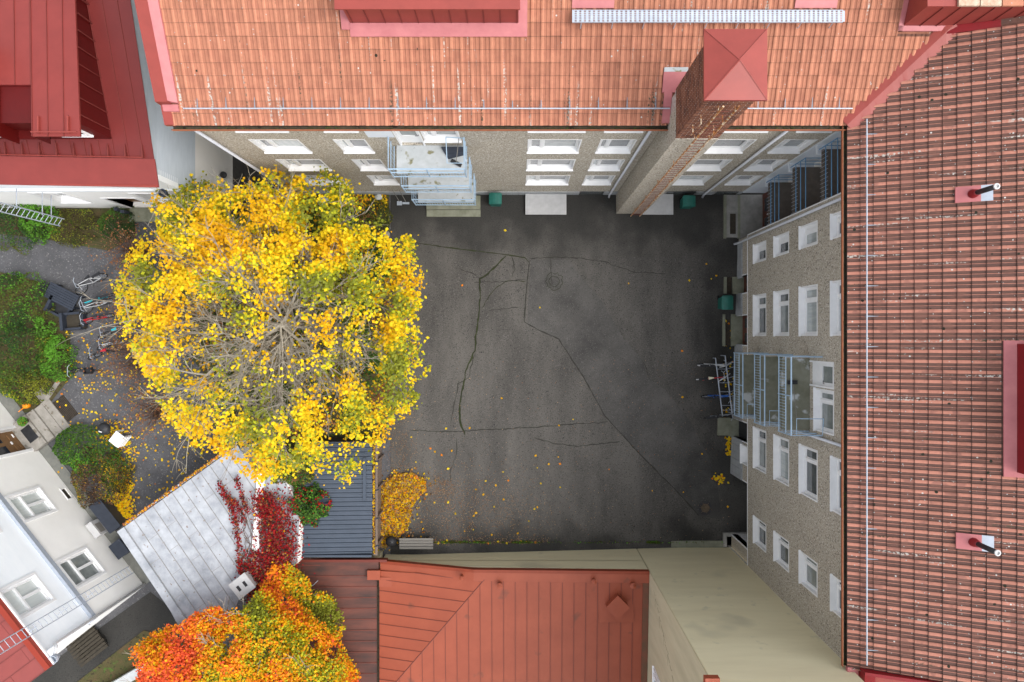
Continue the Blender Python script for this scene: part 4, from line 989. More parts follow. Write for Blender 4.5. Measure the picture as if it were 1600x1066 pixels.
mb = MB(); mb.box(fx - .09, fx + .09, -10.35, -4.9, 1.55, 1.6); mb.build('top_rail', m_woodb, t)
for k in range(37):
    y = -10.3 + k * .146; q = MB(); q.box(fx - .05, fx - .025, y, y + .13, -.5, 1.54); q.build('board', m_woodb, t)
for y in (-5.9, -7.25, -8.6, -9.9):
    q = MB(); q.box(fx + .02, fx + .1, y, y + .08, -.5, 1.54); q.build('post', m_woodb, t); q = MB(); q.hexa([(fx - .1, y - .06, 1.605), (fx + .17, y, 1.605), (fx + .17, y + .06, 1.605), (fx - .1, y, 1.605), (fx - .1, y - .06, 1.63), (fx + .17, y, 1.63), (fx + .17, y + .06, 1.63), (fx - .1, y, 1.63)]); q.build('bracket', m_navy, t)

# bench and ball
def gp(px, py, dz=0.0):
    p = P(px, py, dz)
    for _ in range(4): p = P(px, py, gz(p.x, p.y) + dz)
    return p
b0, b1 = gp(624, 858, .45), gp(677, 840, .45); gzb = gz(b0.x, b0.y)
t = thing('bench', 'weathered grey slatted wooden bench against the beige wall', 'bench', ((b0.x + b1.x) / 2, (b0.y + b1.y) / 2, gzb))
n_ = 4; dy = (b1.y - b0.y) / n_
for k in range(n_): q = MB(); q.box(b0.x, b1.x, b0.y + k * dy, b0.y + (k + 1) * dy - .022, b0.z - .04, b0.z + (.015 if k == 0 else 0)); q.build('slat', m_wood, t)
for x in (b0.x + .2, b1.x - .2):
    q = MB(); q.box(x - .04, x + .04, b0.y + .04, b1.y - .04, gzb, b0.z - .045); q.build('leg', m_wood, t)
c_ = gp(611, 846, .5); t = thing('kettle_grill', 'black kettle grill next to the bench at the edge of the leaf heap', 'grill', (c_.x, c_.y, c_.z - .5))
def grill(t, c, r=.26):
    q = MB(); q.lathe((c.x, c.y, c.z), [(r * .3, -.2), (r * .8, -.12), (r, 0), (r * .96, .08), (r * .7, .19), (r * .3, .25), (.02, .26)], 20); q.build('bowl', m_black, t, True)
    q = MB(); q.tube([(c.x - .06, c.y, c.z + .25), (c.x - .05, c.y, c.z + .31), (c.x + .05, c.y, c.z + .31), (c.x + .06, c.y, c.z + .25)], .012); q.build('handle', m_black, t)
    for k in range(3): a = k * 2.1 + .5; q = MB(); q.tube([(c.x + .12 * math.cos(a), c.y + .12 * math.sin(a), c.z - .15), (c.x + .3 * math.cos(a), c.y + .3 * math.sin(a), c.z - .5)], .014); q.build('leg', m_black, t)
grill(t, c_, .27)

# leaf heap
random.seed(5)
def inpoly(x, y, pp):
    c = False; j = len(pp) - 1
    for i in range(len(pp)):
        if (pp[i][1] > y) != (pp[j][1] > y) and x < (pp[j][0] - pp[i][0]) * (y - pp[i][1]) / (pp[j][1] - pp[i][1]) + pp[i][0]: c = not c
        j = i
    return c
heap = [(591, 765), (605, 750), (622, 740), (645, 738), (664, 748), (667, 765), (655, 775), (645, 790), (640, 812), (636, 828), (622, 838), (600, 855), (590, 850)]
hpts = []; cnt = 0
while len(hpts) < 6500:
    x, y = random.uniform(586, 690), random.uniform(730, 860)
    ins = inpoly(x, y, heap); 
    if not ins:
        dmin = min(math.hypot(x - a, y - b) for a, b in heap)
        if random.random() > .10 * math.exp(-dmin / 7): continue
    edge = min(1, min(math.hypot(x - a, y - b) for a, b in heap) / 18) if ins else 0
    p = gp(x, y); hpts.append((p.x, p.y, p.z + .02 + random.random() * .05 + edge * .3 * (0.6 + .4 * nz(p.x, p.y, 0, 3))))
tag(leaves('leaf_heap', hpts, .12, ['yellow', 'gold', 'orange', 'tan', 'brown'], [3, 5, 1.2, 4, 4.2], flat=1.0), 'raked heap of golden fallen maple leaves beside the fence', 'leaf heap')
# loose leaves and fragments on the courtyard
lp = []
for _ in range(5200):
    r = random.random()
    if r < .55: x, y = random.gauss(720, 75), random.gauss(800, 38)
    elif r < .7: x, y = random.uniform(600, 1140), random.uniform(560, 850)
    elif r < .8: x, y = random.gauss(625, 15), random.uniform(640, 740)
    elif r < .9: x, y = random.uniform(660, 860), 849 - abs(random.gauss(0, 5))
    else: x, y = random.gauss(690, 16), random.gauss(765, 12)
    if not (592 < x < 1140 and 330 < y < 853): continue
    p = gp(x, y); lp.append((p.x, p.y, p.z + .02))
tag(leaves('leaf_litter', lp, .036, ['tan', 'brown', 'rust'], [5, 4, 2], flat=.25), kind='stuff')
lp = []
for _ in range(80):
    r = random.random()
    if r < .5: x, y = random.uniform(600, 880), random.uniform(660, 852)
    elif r < .75: x, y = random.uniform(680, 840), 849 - abs(random.gauss(0, 3))
    else: x, y = random.uniform(640, 1140), random.uniform(320, 850)
    p = gp(x, y); lp.append((p.x, p.y, p.z + .03))
for _ in range(60): p = gp(random.gauss(1138, 2.5), random.uniform(683, 712)); lp.append((p.x, p.y, p.z + .04))
for _ in range(30): p = gp(random.gauss(1123, 5), random.gauss(748, 5)); lp.append((p.x, p.y, p.z + .04))
for _ in range(50): p = gp(random.uniform(1130, 1150), random.uniform(500, 670)); lp.append((p.x, p.y, p.z + .04))
tag(leaves('fallen_leaves', lp, .12, ['yellow', 'gold', 'orange'], [5, 4, 1], flat=.3), kind='stuff')
# weeds along the beige wall
lp = []
for _ in range(900):
    x = random.choice([random.uniform(690, 760), random.uniform(1010, 1030), random.uniform(660, 1130), random.uniform(800, 830)]); p = gp(x, 851 - abs(random.gauss(0, 1.5)))
    lp.append((p.x, p.y + .1, p.z + random.uniform(.02, .15)))
tag(leaves('weeds', lp, .07, ['green', 'moss', 'bright'], [3, 4, 1], flat=1), kind='stuff')

# ================================================================ bicycles and racks
def bicycle(label, loc, rz, paint, saddle, lean=.12, group=None, steer=.3, guard=None, basket=False):
    t = thing('bicycle', label, 'bicycle', loc, group); o = Vector(loc)
    Rm = Matrix.Rotation(rz, 3, 'Z') @ Matrix.Rotation(lean, 3, 'X')
    T = lambda x, y, z: o + Rm @ Vector((x, y, z))
    def ring(cx, ang=0):
        pts = []
        for k in range(20): a = 2 * math.pi * k / 20; x = .33 * math.cos(a); pts.append(T(cx + x * math.cos(ang), x * math.sin(ang), .34 + .33 * math.sin(a)))
        return pts
    for cx, an_ in ((-.52, 0), (.55, steer)):
        q = MB(); q.tube(ring(cx, an_), .022, 6, close=True); wh = q.build('wheel', m_rubber, t)
        q = MB()
        for k in range(0, 20, 2): pr = ring(cx, an_); q.tube([T(cx, 0, .34), pr[k]], .004, 3)
        q.build('spokes', m_galv, wh)
        if guard:
            q = MB(); pr = ring(cx, an_); q.tube([pr[k] + (pr[k] - T(cx, 0, .34)) * .08 for k in range(1, 10)], .03, 4); q.build('mudguard', guard, t)
    q = MB(); bb, st, hd, hb_ = T(-.08, 0, .28), T(-.22, 0, .78), T(.38, 0, .82), T(.42, 0, .68)
    for a, b in ((bb, st), (st, hd), (bb, hb_), (hd, hb_), (T(-.52, .05, .34), bb), (T(-.52, .05, .34), st), (T(-.52, -.05, .34), st), (hb_, T(.55, .05, .34)), (hb_, T(.55, -.05, .34))): q.tube([a, b], .019, 6)
    q.build('frame', paint, t)
    q = MB(); q.hexa([T(-.36, -.08, .9), T(-.36, .08, .9), T(-.1, .025, .9), T(-.1, -.025, .9), T(-.36, -.08, .95), T(-.36, .08, .95), T(-.1, .025, .95), T(-.1, -.025, .95)]); q.tube([st, T(-.25, 0, .9)], .014); q.build('saddle', saddle, t)
    q = MB(); q.tube([T(.38, 0, .82), T(.37, 0, 1.0)], .015); q.tube([T(.28, -.3, 1.02), T(.4, -.2, 1.0), T(.4, .2, 1.0), T(.28, .3, 1.02)], .014, 6); q.build('handlebar', m_galv, t)
    q = MB(); q.tube([T(-.08, -.1, .28), T(-.08, .1, .28)], .012); q.tube([T(-.08, .1, .28), T(.06, .12, .18)], .012); q.tube([T(-.08, -.1, .28), T(-.22, -.12, .38)], .012); q.build('pedals', m_black, t)
    q = MB(); q.hexa([T(-.8, -.06, .72), T(-.8, .06, .72), T(-.35, .06, .72), T(-.35, -.06, .72), T(-.8, -.06, .735), T(-.8, .06, .735), T(-.35, .06, .735), T(-.35, -.06, .735)]); q.build('rack', m_black, t)
    if basket:
        q = MB(); c = T(-.55, 0, .78); q.rbox(c, .36, .3, .04, rz)
        for sx in (-1, 1): q.rbox(T(-.55, sx * .15, .8), .36, .015, .2, rz)
        q.rbox(T(-.72, 0, .8), .015, .3, .2, rz); q.rbox(T(-.37, 0, .8), .015, .3, .2, rz); q.build('basket', m_black, t)
    return t
P_w = M('white_bike_paint', (.48, .49, .50), rough=.35); P_r = M('red_bike_paint', (.45, .02, .03), rough=.35); P_b = M('blue_bike_paint', (.02, .12, .48), rough=.35)
P_g = M('grey_bike_paint', (.25, .27, .30), rough=.35); P_t = M('turquoise_bike_paint', (.03, .42, .50), rough=.35); P_k = m_black; m_cream = M('cream_saddle', (.6, .57, .42), rough=.6)
gb = 'bicycles at the courtyard rack'
bicycle('white bicycle topmost at the courtyard rack', gp(1113, 568), R(2), P_w, m_black, .1, gb, .4, P_w)
bicycle('red bicycle with a cream saddle at the courtyard rack', gp(1111, 592), R(5), P_r, m_cream, -.12, gb, .5, P_w)
bicycle('blue bicycle at the courtyard rack', gp(1119, 616), R(6), P_b, m_black, .1, gb, .2, None)
bicycle('grey bicycle lowest at the courtyard rack', gp(1123, 649), R(10), P_g, m_black, -.1, gb, .4, None)
a0, a1, c0, c1 = gp(1118, 560, .45), gp(1129, 650, .45), gp(1133, 556, .75), gp(1144, 646, .75)
t = thing('bicycle_rack', 'galvanised two rail bicycle rack under the right hand balconies', 'bicycle rack', (a0.x, a0.y - 1, gz(a0.x, a0.y)))
q = MB(); q.tube([a0, a1], .03, 8); q.build('rail', m_galv, t); q = MB(); q.tube([c0, c1], .03, 8); q.build('rail', m_galv, t)
for k in range(4):
    f0 = (k + .6) / 4.2; p = a0.lerp(a1, f0); r_ = c0.lerp(c1, f0)
    for s in (-.12, .12): q = MB(); q.tube([p + Vector((-.0, s, 0)), p + Vector((.5, s, .05)), r_ + Vector((.45, s, 0))], .012, 5); q.build('hoop', m_galv, t)
for pp in (a0, a1): q = MB(); q.tube([pp, (pp.x, pp.y, gz(pp.x, pp.y))], .025, 6); q.build('post', m_galv, t)
for pp in (c0, c1): q = MB(); q.tube([pp, (pp.x, pp.y, gz(pp.x, pp.y))], .025, 6); q.build('post', m_galv, t)
gb = 'bicycles parked in the gravel garden'
bicycle('white bicycle nearest the black garden bench', P(150, 445), R(212), P_w, m_black, .2, gb, .5)
bicycle('turquoise bicycle next to the white one in the garden', P(158, 468), R(200), P_t, m_black, -.1, gb, .3)
bicycle('black and white bicycle between the turquoise and the dark red one', P(158, 480), R(203), P_w, m_black, .15, gb, .4)
bicycle('dark red bicycle beside the armchair in the garden', P(158, 500), R(196), P_r, m_black, .1, gb, .3)
bicycle('black bicycle with turquoise saddle half under the yellow tree', P(188, 520), R(195), P_k, P_t, .1, gb, .3)
bicycle('white framed bicycle lower one half under the yellow tree', P(186, 538), R(194), P_w, m_black, .1, gb, .3)
bicycle('black and red bicycle under the brown twigs of the tree', P(172, 552), R(196), P_k, P_r, .1, gb, .3)
bicycle('black cargo bicycle with rear basket below the green shrub', P(138, 580), R(182), P_k, m_black, .06, gb, .35, None, True)

# ================================================================ garden furniture left
def obox(par, name, px, py, z, sx, sy, sz, rz, mat):
    c = P(px, py, z + sz); q = MB(); q.rbox((c.x, c.y, z), sx, sy, sz, rz); return q.build(name, mat, par)
c_ = P(96, 463, .7); t = thing('garden_table', 'black slatted garden table beside the hedge', 'table', (c_.x, c_.y, 0)); rz = R(-27)
for k in range(7):
    o_ = (k - 3) * .115; q = MB(); q.rbox((c_.x - math.sin(rz) * o_, c_.y + math.cos(rz) * o_, .66), 1.55, .1, .04, rz); q.build('slat', m_navy, t)
for sx in (-.65, .65):
    for sy in (-.3, .3): q = MB(); q.rbox((c_.x + sx * math.cos(rz) - sy * math.sin(rz), c_.y + sx * math.sin(rz) + sy * math.cos(rz), 0), .07, .07, .655, rz); q.build('leg', m_navy, t)
def armchair(px, py, rz, label, seatm=m_black):
    c = P(px, py, .4); t = thing('garden_armchair', label, 'armchair', (c.x, c.y, 0)); ca, sa = math.cos(rz), math.sin(rz)
    def bx(x, y, z, sx, sy, sz, nm, m_=m_navy): q = MB(); q.rbox((c.x + x * ca - y * sa, c.y + x * sa + y * ca, z), sx, sy, sz, rz); q.build(nm, m_, t)
    bx(0, 0, .1, .95, .78, .25, 'seat', seatm); bx(-.44, 0, .1, .14, .85, .6, 'backrest'); bx(0, .38, .1, .8, .11, .45, 'armrest'); bx(0, -.38, .1, .8, .11, .45, 'armrest'); bx(.43, 0, .1, .1, .62, .3, 'front_rail')
    for x in (-.4, .4):
        for y in (-.35, .35): bx(x, y, 0, .06, .06, .1, 'leg')
armchair(115, 502, R(5), 'black square garden armchair with leaves on the seat', m_dkwood)
armchair(94, 480, R(-27), 'black garden armchair pushed under the lower side of the table', m_black)
c_ = P(68, 449, .5); t = thing('garden_stool', 'black garden stool left of the slatted table', 'stool', (c_.x, c_.y, 0))
q = MB(); q.rbox((c_.x, c_.y, .4), .45, .4, .05, R(-27)); q.build('seat', m_black, t)
for sx, sy in ((-.17, -.15), (.17, -.15), (.17, .15), (-.17, .15)): q = MB(); q.rbox((c_.x + sx, c_.y + sy, 0), .05, .05, .4, 0); q.build('leg', m_black, t)
c_ = P(163, 670, .8); t = thing('kettle_grill', 'black kettle grill beside the white box in the gravel garden', 'grill', (c_.x, c_.y, 0)); c_.z = .8
q = MB(); q.lathe((c_.x, c_.y, .8), [(.1, -.2), (.26, -.1), (.31, 0), (.28, .1), (.17, .2), (.02, .23)], 22); q.build('bowl', m_black, t, True)
q = MB(); q.tube([(c_.x - .14, c_.y - .06, 1.0), (c_.x - .1, c_.y - .1, 1.08), (c_.x + .0, c_.y - .14, 1.0)], .022); q.build('handle', m_white, t)
for k in range(3): a = k * 2.1 + .5; q = MB(); q.tube([(c_.x + .14 * math.cos(a), c_.y + .14 * math.sin(a), .65), (c_.x + .38 * math.cos(a), c_.y + .38 * math.sin(a), 0)], .015); q.build('leg', m_black, t)
q = MB(); q.tube([(c_.x + .3, c_.y + .15, .8), (c_.x + .6, c_.y + .45, .75)], .03); q.build('side_arm', m_black, t)
c_ = P(183, 686, .6); t = thing('storage_crate', 'white wooden crate tilted beside the kettle grill', 'crate', (c_.x, c_.y, 0)); rz = R(-38)
q = MB(); q.rbox((c_.x, c_.y, .62), .52, .62, .03, rz); q.build('top', m_white, t)
ca, sa = math.cos(rz), math.sin(rz)
for k in range(6): q = MB(); x, y = .27, -.28 + k * .11; q.rbox((c_.x + x * ca - y * sa, c_.y + x * sa + y * ca, .05), .03, .06, .6, rz); q.build('slat', m_white, t)
for z in (.1, .33, .55): q = MB(); x = .3; q.rbox((c_.x + x * ca, c_.y + x * sa, z), .03, .62, .05, rz); q.build('rail', m_white, t)
for x, y in ((-.23, -.28), (-.23, .28), (.22, -.28), (.22, .28)): q = MB(); q.rbox((c_.x + x * ca - y * sa, c_.y + x * sa + y * ca, 0), .05, .05, .62, rz); q.build('leg', m_white, t)
c_ = P(39, 634, .25); t = thing('watering_can', 'orange plastic watering can on the gravel edge by the plaster wall', 'watering can', (c_.x, c_.y, 0)); m_or = M('orange_plastic', (.80, .26, .01), rough=.4)
q = MB(); q.lathe((c_.x, c_.y, 0), [(.13, 0), (.15, .03), (.145, .25), (.09, .29), (.03, .3)], 16); q.build('body', m_or, t, True)
q = MB(); q.tube([(c_.x - .1, c_.y - .08, .1), (c_.x - .22, c_.y - .24, .3), (c_.x - .26, c_.y - .3, .33)], [.03, .018, .03], 8); q.build('spout', m_or, t); q = MB(); q.tube([(c_.x + .02, c_.y, .3), (c_.x + .1, c_.y + .06, .36), (c_.x + .18, c_.y + .1, .22), (c_.x + .13, c_.y + .06, .1)], .014); q.build('handle', m_or, t)

# ================================================================ house with white plaster, lower left
C0 = (-18.582, -12.345); U = (-.617, .787); Nn = (.787, .617)
WS = F(C0, U, Nn); HT = 7.7
sw = thing('house', 'white plastered two storey house with red metal roof in the lower left corner', 'house', (-22, -10, 0))
low = [(5.35, 6.62, 1.75, 3.78), (1.62, 2.98, 1.75, 3.82)]; up = [(1.68, 2.95, 5.3, 7.25), (5.35, 6.62, 5.3, 7.25)]; ent = (8.72, 10.0, .12, 2.5); vent = (5.62, 6.2, .2, .55)
mb = MB(); WS.wall(mb, 0, 16, -.05, 4.05, low + [ent, vent], th=.3)
W2 = F(C0, (-.787, -.617), (.617, -.787)); mb.poly([W2.p(0, -.05), W2.p(0, 4.05), W2.p(12, 4.05), W2.p(12, -.05)]); mb.build('wall', m_plaster, sw)
mb = MB(); WS.wall(mb, 0, 16, 4.3, HT, up, th=.3, d=-.04); mb.poly([W2.p(0, 4.3), W2.p(0, HT), W2.p(12, HT), W2.p(12, 4.3)]); mb.build('upper_wall', m_plaster_b, sw)
mb = MB(); WS.box(mb, -.03, 16, 4.05, 4.3, -.3, .10); mb.build('belt_course', m_galv, sw)
mb = MB(); WS.box(mb, 0, 16, HT - .25, HT, -.2, .12); mb.build('cornice', m_white, sw)
for hh in low + up:
    f3 = WS if hh in low else F((C0[0] - Nn[0] * .04, C0[1] - Nn[1] * .04), U, Nn); a, b, c, e = hh
    mb = MB(); t_ = .06; d0 = -.16
    for (q0, q1, w0, w1) in ((a - .12, a, c - .1, e + .12), (b, b + .12, c - .1, e + .12), (a, b, e, e + .12), (a, b, c - .1, c)): f3.box(mb, q0, q1, w0, w1, 0, .05)
    for (q0, q1, w0, w1) in ((a, a + .1, c, e), (b - .1, b, c, e), (a + .1, b - .1, c, c + .1), (a + .1, b - .1, e - .1, e)): f3.box(mb, q0, q1, w0, w1, d0, d0 + .1)
    mu = a + (b - a) * .5; tz = c + (e - c) * .62; f3.box(mb, mu - .06, mu + .06, c + .1, tz - .05, d0, d0 + .11); f3.box(mb, a + .1, b - .1, tz - .05, tz + .05, d0, d0 + .12)
    wn = mb.build('window', m_white, sw)
    for (q0, q1, w0, w1) in ((a + .1, mu - .06, c + .1, tz - .05), (mu + .06, b - .1, c + .1, tz - .05), (a + .1, b - .1, tz + .05, e - .1)):
        q = MB(); f3.box(q, q0, q1, w0, w1, d0, d0 + .03); q.build('pane', m_pane_w if hh is not low[1] else m_pane_m, wn)
mb = MB(); a, b, c, e = vent; WS.box(mb, a, b, c, e, -.12, -.05); fr = mb.build('vent_window', m_dkwood, sw); mb = MB(); WS.box(mb, a - .05, b + .05, e, e + .04, -.05, .03); WS.box(mb, a - .05, a, c, e, -.05, .03); mb.build('frame', m_white, fr)
m_oak = M('brown_carved_door', (.21, .115, .05), (.15, .08, .035), scale=5, rough=.5)
a, b, c, e = ent; mb = MB(); WS.box(mb, a, b, c - .1, e, -.3, -.24); dr = mb.build('front_door', m_oak, sw)
for k in range(2):
    q0 = a + .12 + k * .62
    mb = MB(); WS.box(mb, q0, q0 + .42, 1.4, 2.2, -.24, -.23); mb.build('pane', m_doorg, dr); mb = MB(); WS.box(mb, q0 + .05, q0 + .37, .4, .55, -.24, -.21); mb.build('panel', m_oak, dr); mb = MB(); WS.box(mb, q0 + .05, q0 + .37, .75, .9, -.24, -.21); mb.build('panel', m_oak, dr)
mb = MB(); WS.box(mb, a + .55, a + .7, .9, .96, -.24, -.19); WS.box(mb, a + .9, a + 1.1, .5, .56, -.24, -.2); mb.build('plate', m_white, dr)
mb = MB(); WS.box(mb, a - .14, a, .05, e + .1, -.28, .04); WS.box(mb, b, b + .14, .05, e + .1, -.28, .04); mb.build('door_surround', m_white, dr)
# steps
mb = MB(); WS.box(mb, a - .2, b + .25, -.02, .34, -.3, .75); WS.box(mb, a - .2, b + .25, -.02, .22, .752, 1.15); WS.box(mb, a - .2, b + .25, -.02, .1, 1.152, 1.6)
WS.box(mb, a - .3, b + .9, -.02, .05, 1.602, 2.0)
m_oldc = M('worn_stone_step', (.32, .30, .27), (.22, .205, .18), scale=3, rough=.9, bump=.3, bscale=25, spots=[((.15, .13, .10), 4, .6)])
mb.build('doorstep', m_oldc, sw)
q0 = WS.p(9.25, .345, .45); q = MB(); WS.box(q, 8.95, 9.75, .345, .365, .12, .62); tag(q.build('doormat', m_black), 'black rubber doormat before the brown front door of the plaster house', 'doormat')
mb = MB()
q0 = WS.p(7.9, 0, 2.3)
t = thing('foot_grate', 'dark ridged foot scraper grate set in the gravel beyond the front steps', 'grate', WS.p(9.3, 0, 2.3))
for k in range(9): q = MB(); WS.box(q, 8.75, 9.95, 0, .035, 2.02 + k * .075, 2.06 + k * .075); q.build('bar', m_iron, t)
t = thing('flower_pot', 'round green plant pot with a red bloom on the front step', 'plant pot', WS.p(9.95, .34, .65)); c_ = Vector(WS.p(9.95, .34, .65))
q = MB(); q.lathe(c_, [(.12, 0), (.16, .25), (.13, .25)], 14); q.build('pot', m_dkwood, t)
th = rng.uniform(0, 6.28, 260); rr = .24 * np.sqrt(rng.uniform(0, 1, 260)); leaves('foliage', np.stack([c_.x + rr * np.cos(th), c_.y + rr * np.sin(th), c_.z + .3 + .15 * (1 - (rr / .24) ** 2)], 1), .06, ['bright', 'green', 'red'], [8, 4, .6], t)
# kerb arc
mb = MB(); ps = [P(x, y, 0) for x, y in ((62, 640), (72, 626), (84, 608), (92, 596))]
for a_, b_ in zip(ps, ps[1:]): d_ = (b_ - a_).normalized(); n2 = Vector((-d_.y, d_.x, 0)) * .1; mb.prism(ccw([tuple((a_ + n2).xy), tuple((a_ - n2).xy), tuple((b_ - n2).xy), tuple((b_ + n2).xy)]), -.02, .07)
tag(mb.build('garden_kerb', m_oldc), 'curved stone garden kerb beside the front steps', 'kerb')
mb = MB(); WS.box(mb, 0, 8.5, -.02, .03, .0, .55); WS.box(mb, 10.3, 14, -.02, .03, 0, .6); tag(mb.build('wall_foot_strip', M('mossy_foot_strip', (.12, .125, .115), (.19, .19, .17), scale=3, rough=.95, bump=.5, bscale=30)), kind='structure')
# roof
f3 = WS; e0, e1 = -.67, 16
rc = [WS.p(-.62, 0, .45), WS.p(16, 0, .45), WS.p(16, 0, -6), WS.p(-.62, 0, -6)]
zr = lambda x, y: 7.78 + .45 * (.45 - ((x - C0[0]) * Nn[0] + (y - C0[1]) * Nn[1]))
rc = [WS.p(-.62, 0, -.02), WS.p(16, 0, -.02), WS.p(16, 0, -6), WS.p(-.62, 0, -6)]
seamed(sw, 'roof_panel', rc, lambda x, y: zr(x, y) - .2, Nn, .62, m_nwl, m_seam, cross=1.4)
mb = MB(); WS.box(mb, -.62, 16, 7.66, 7.9, -.02, .2, 0); WS.box(mb, -.62, 16, 7.62, 7.7, .2, .26, 1); mb.build('eave_trim', [M('orange_red_gutter', (.24, .03, .015), rough=.5), m_white], sw)
mb = MB(); q0 = Vector(WS.p(-.35, 7.5, .3)); mb.tube([q0, Vector(WS.p(-.1, 7.2, .35)), Vector(WS.p(.05, 6.9, .12)), Vector(WS.p(.05, 0.1, .08))], .07, 10); mb.build('downpipe', m_white, sw, True)
mb = MB(); mb.lathe(Vector(WS.p(-.45, 7.4, .3)), [(.1, 0), (.17, .2), (.17, .32), (.15, .32), (.1, .1)], 16); mb.build('rain_hopper', m_galv, sw)
mb = MB(); W2.box(mb, 0, 12, 7.5, 7.7, -.05, .12); W2.box(mb, 0.3, 12, 4.1, 4.25, 0, .1); mb.build('side_cornice', m_white, sw)
# roof ladder
lp_ = P(205, 890, 1.0); t = thing('fire_ladder', 'galvanised fire ladder rising up the plaster house wall onto its roof', 'ladder', (lp_.x, lp_.y, 0))
for s in (-.19, .19): q = MB(); q.tube([(lp_.x + U[0] * s, lp_.y + U[1] * s, 1.0), (lp_.x + U[0] * s, lp_.y + U[1] * s, 9.8)], .022, 6); q.build('rail', m_galv, t)
for k in range(29): q = MB(); z = 1.15 + k * .3; q.tube([(lp_.x - U[0] * .19, lp_.y - U[1] * .19, z), (lp_.x + U[0] * .19, lp_.y + U[1] * .19, z)], .013, 5); q.build('rung', m_galv, t)
for k in range(4): q = MB(); z = 2 + k * 1.9; q.tube([(lp_.x, lp_.y, z), (lp_.x - Nn[0] * .5, lp_.y - Nn[1] * .5, z)], .015, 5); q.build('bracket', m_galv, t)
# heat pump and boxes
t = thing('heat_pump', 'pale outdoor heat pump unit mounted on the plaster wall above the black boxes', 'heat pump', WS.p(3.65, .2, .3))
q = MB(); WS.box(q, 3.2, 4.0, .35, .95, .12, .45); q.build('casing', m_slab, t); q = MB(); q.lathe(WS.p(3.45, 0, 0), [(0.01, 0), (.01, .01)], 3)
for s in (3.3, 3.9): q = MB(); WS.box(q, s - .02, s + .02, .25, .34, 0, .5); q.build('bracket', m_galv, t)
q = MB(); WS.box(q, 3.3, 3.8, .45, .85, .451, .462); q.build('fan_grille', m_wood, t)
for a_, b_, d_, lb_ in ((3.0, 4.6, .75, 'long black storage box behind the pale zinc shed'), (1.75, 2.5, .3, 'small black storage box under the plaster house window')):
    t = thing('storage_box', lb_, 'storage box', WS.p((a_ + b_) / 2, 0, d_ + .3)); q = MB(); WS.box(q, a_, b_, 0, .75, d_, d_ + .6); q.build('body', m_navy, t); q = MB(); WS.box(q, a_ - .03, b_ + .03, .751, .8, d_ - .03, d_ + .63); q.build('lid', m_navy, t)
# pallet stack in the yard
c_ = P(135, 1010, .3); t = thing('plank_stack', 'stack of old dark planks in the yard behind the plaster house', 'plank stack', (c_.x, c_.y, 0)); rz = math.atan2(.63, .79)
for k in range(8): q = MB(); o_ = (k - 3.5) * .17; q.rbox((c_.x - math.sin(rz) * o_, c_.y + math.cos(rz) * o_, .18 + random.uniform(0, .08)), 1.7, .14, .07, rz); q.build('plank', m_dkwood, t)
for s in (-.6, .6): q = MB(); q.rbox((c_.x + s * math.cos(rz), c_.y + s * math.sin(rz), 0), .12, 1.3, .18, rz); q.build('bearer', m_dkwood, t)
mb = MB(); a_, b_ = P(175, 1075, .4), P(235, 1040, .4); d_ = (b_ - a_).normalized(); n2 = Vector((-d_.y, d_.x, 0)) * .22; a_ = a_ - d_ * 3; b_ = b_ + d_ * .3
mb.prism(ccw([tuple((a_ + n2).xy), tuple((a_ - n2).xy), tuple((b_ - n2).xy), tuple((b_ + n2).xy)]), -.05, .4); tag(mb.build('low_wall', m_conc_p), 'low pale concrete wall beneath the orange tree', 'low wall')

# ================================================================ red roofed house upper left
nw = thing('house', 'white house with a large dark red metal roof and dormer in the upper left corner', 'house', (-20, 10, 0))
EX = -14.22
WW = F((-32, 6.42), (1, 0), (0, -1)); wx_ = lambda x: x + 32
nwh = [(wx_(-21.7), wx_(-20.3), 1.6, 3.7), (wx_(-17.3), wx_(-16.2), 1.7, 3.6), (wx_(-26.5), wx_(-25.1), 1.6, 3.7)]; nwd = (wx_(-19.15), wx_(-17.75), 0, 2.5)
mb = MB(); WW.wall(mb, 0, wx_(EX), -.05, 4.3, nwh + [nwd], th=.4); mb.poly([(EX, 6.42, -.05), (EX, 22, -.05), (EX, 22, 4.1), (EX, 6.42, 4.1)]); mb.build('wall', m_plaster, nw)
mb = MB(); WW.box(mb, 0, wx_(EX) + .05, 4.3, 4.5, -.2, .08); WW.box(mb, 0, wx_(EX) + .02, 5.6, 7.2, -.2, .22); mb.build('cornice', m_plaster_b, nw)
mb = MB(); WW.wall(mb, 0, wx_(EX), 4.5, 7.3, [], d=-.01)
mb.build('upper_wall', m_plaster_b, nw)
for k in range(20):      # horizontal boards of the gable side
    z = 4.1 + k * .165; mb = MB(); mb.hexa([(EX - .1, 6.42, z), (EX + .03, 6.42, z), (EX + .03, 22, z), (EX - .1, 22, z), (EX - .1, 6.42, z + .16), (EX + .015, 6.42, z + .16), (EX + .015, 22, z + .16), (EX - .1, 22, z + .16)]); mb.build('board', m_siding, nw)

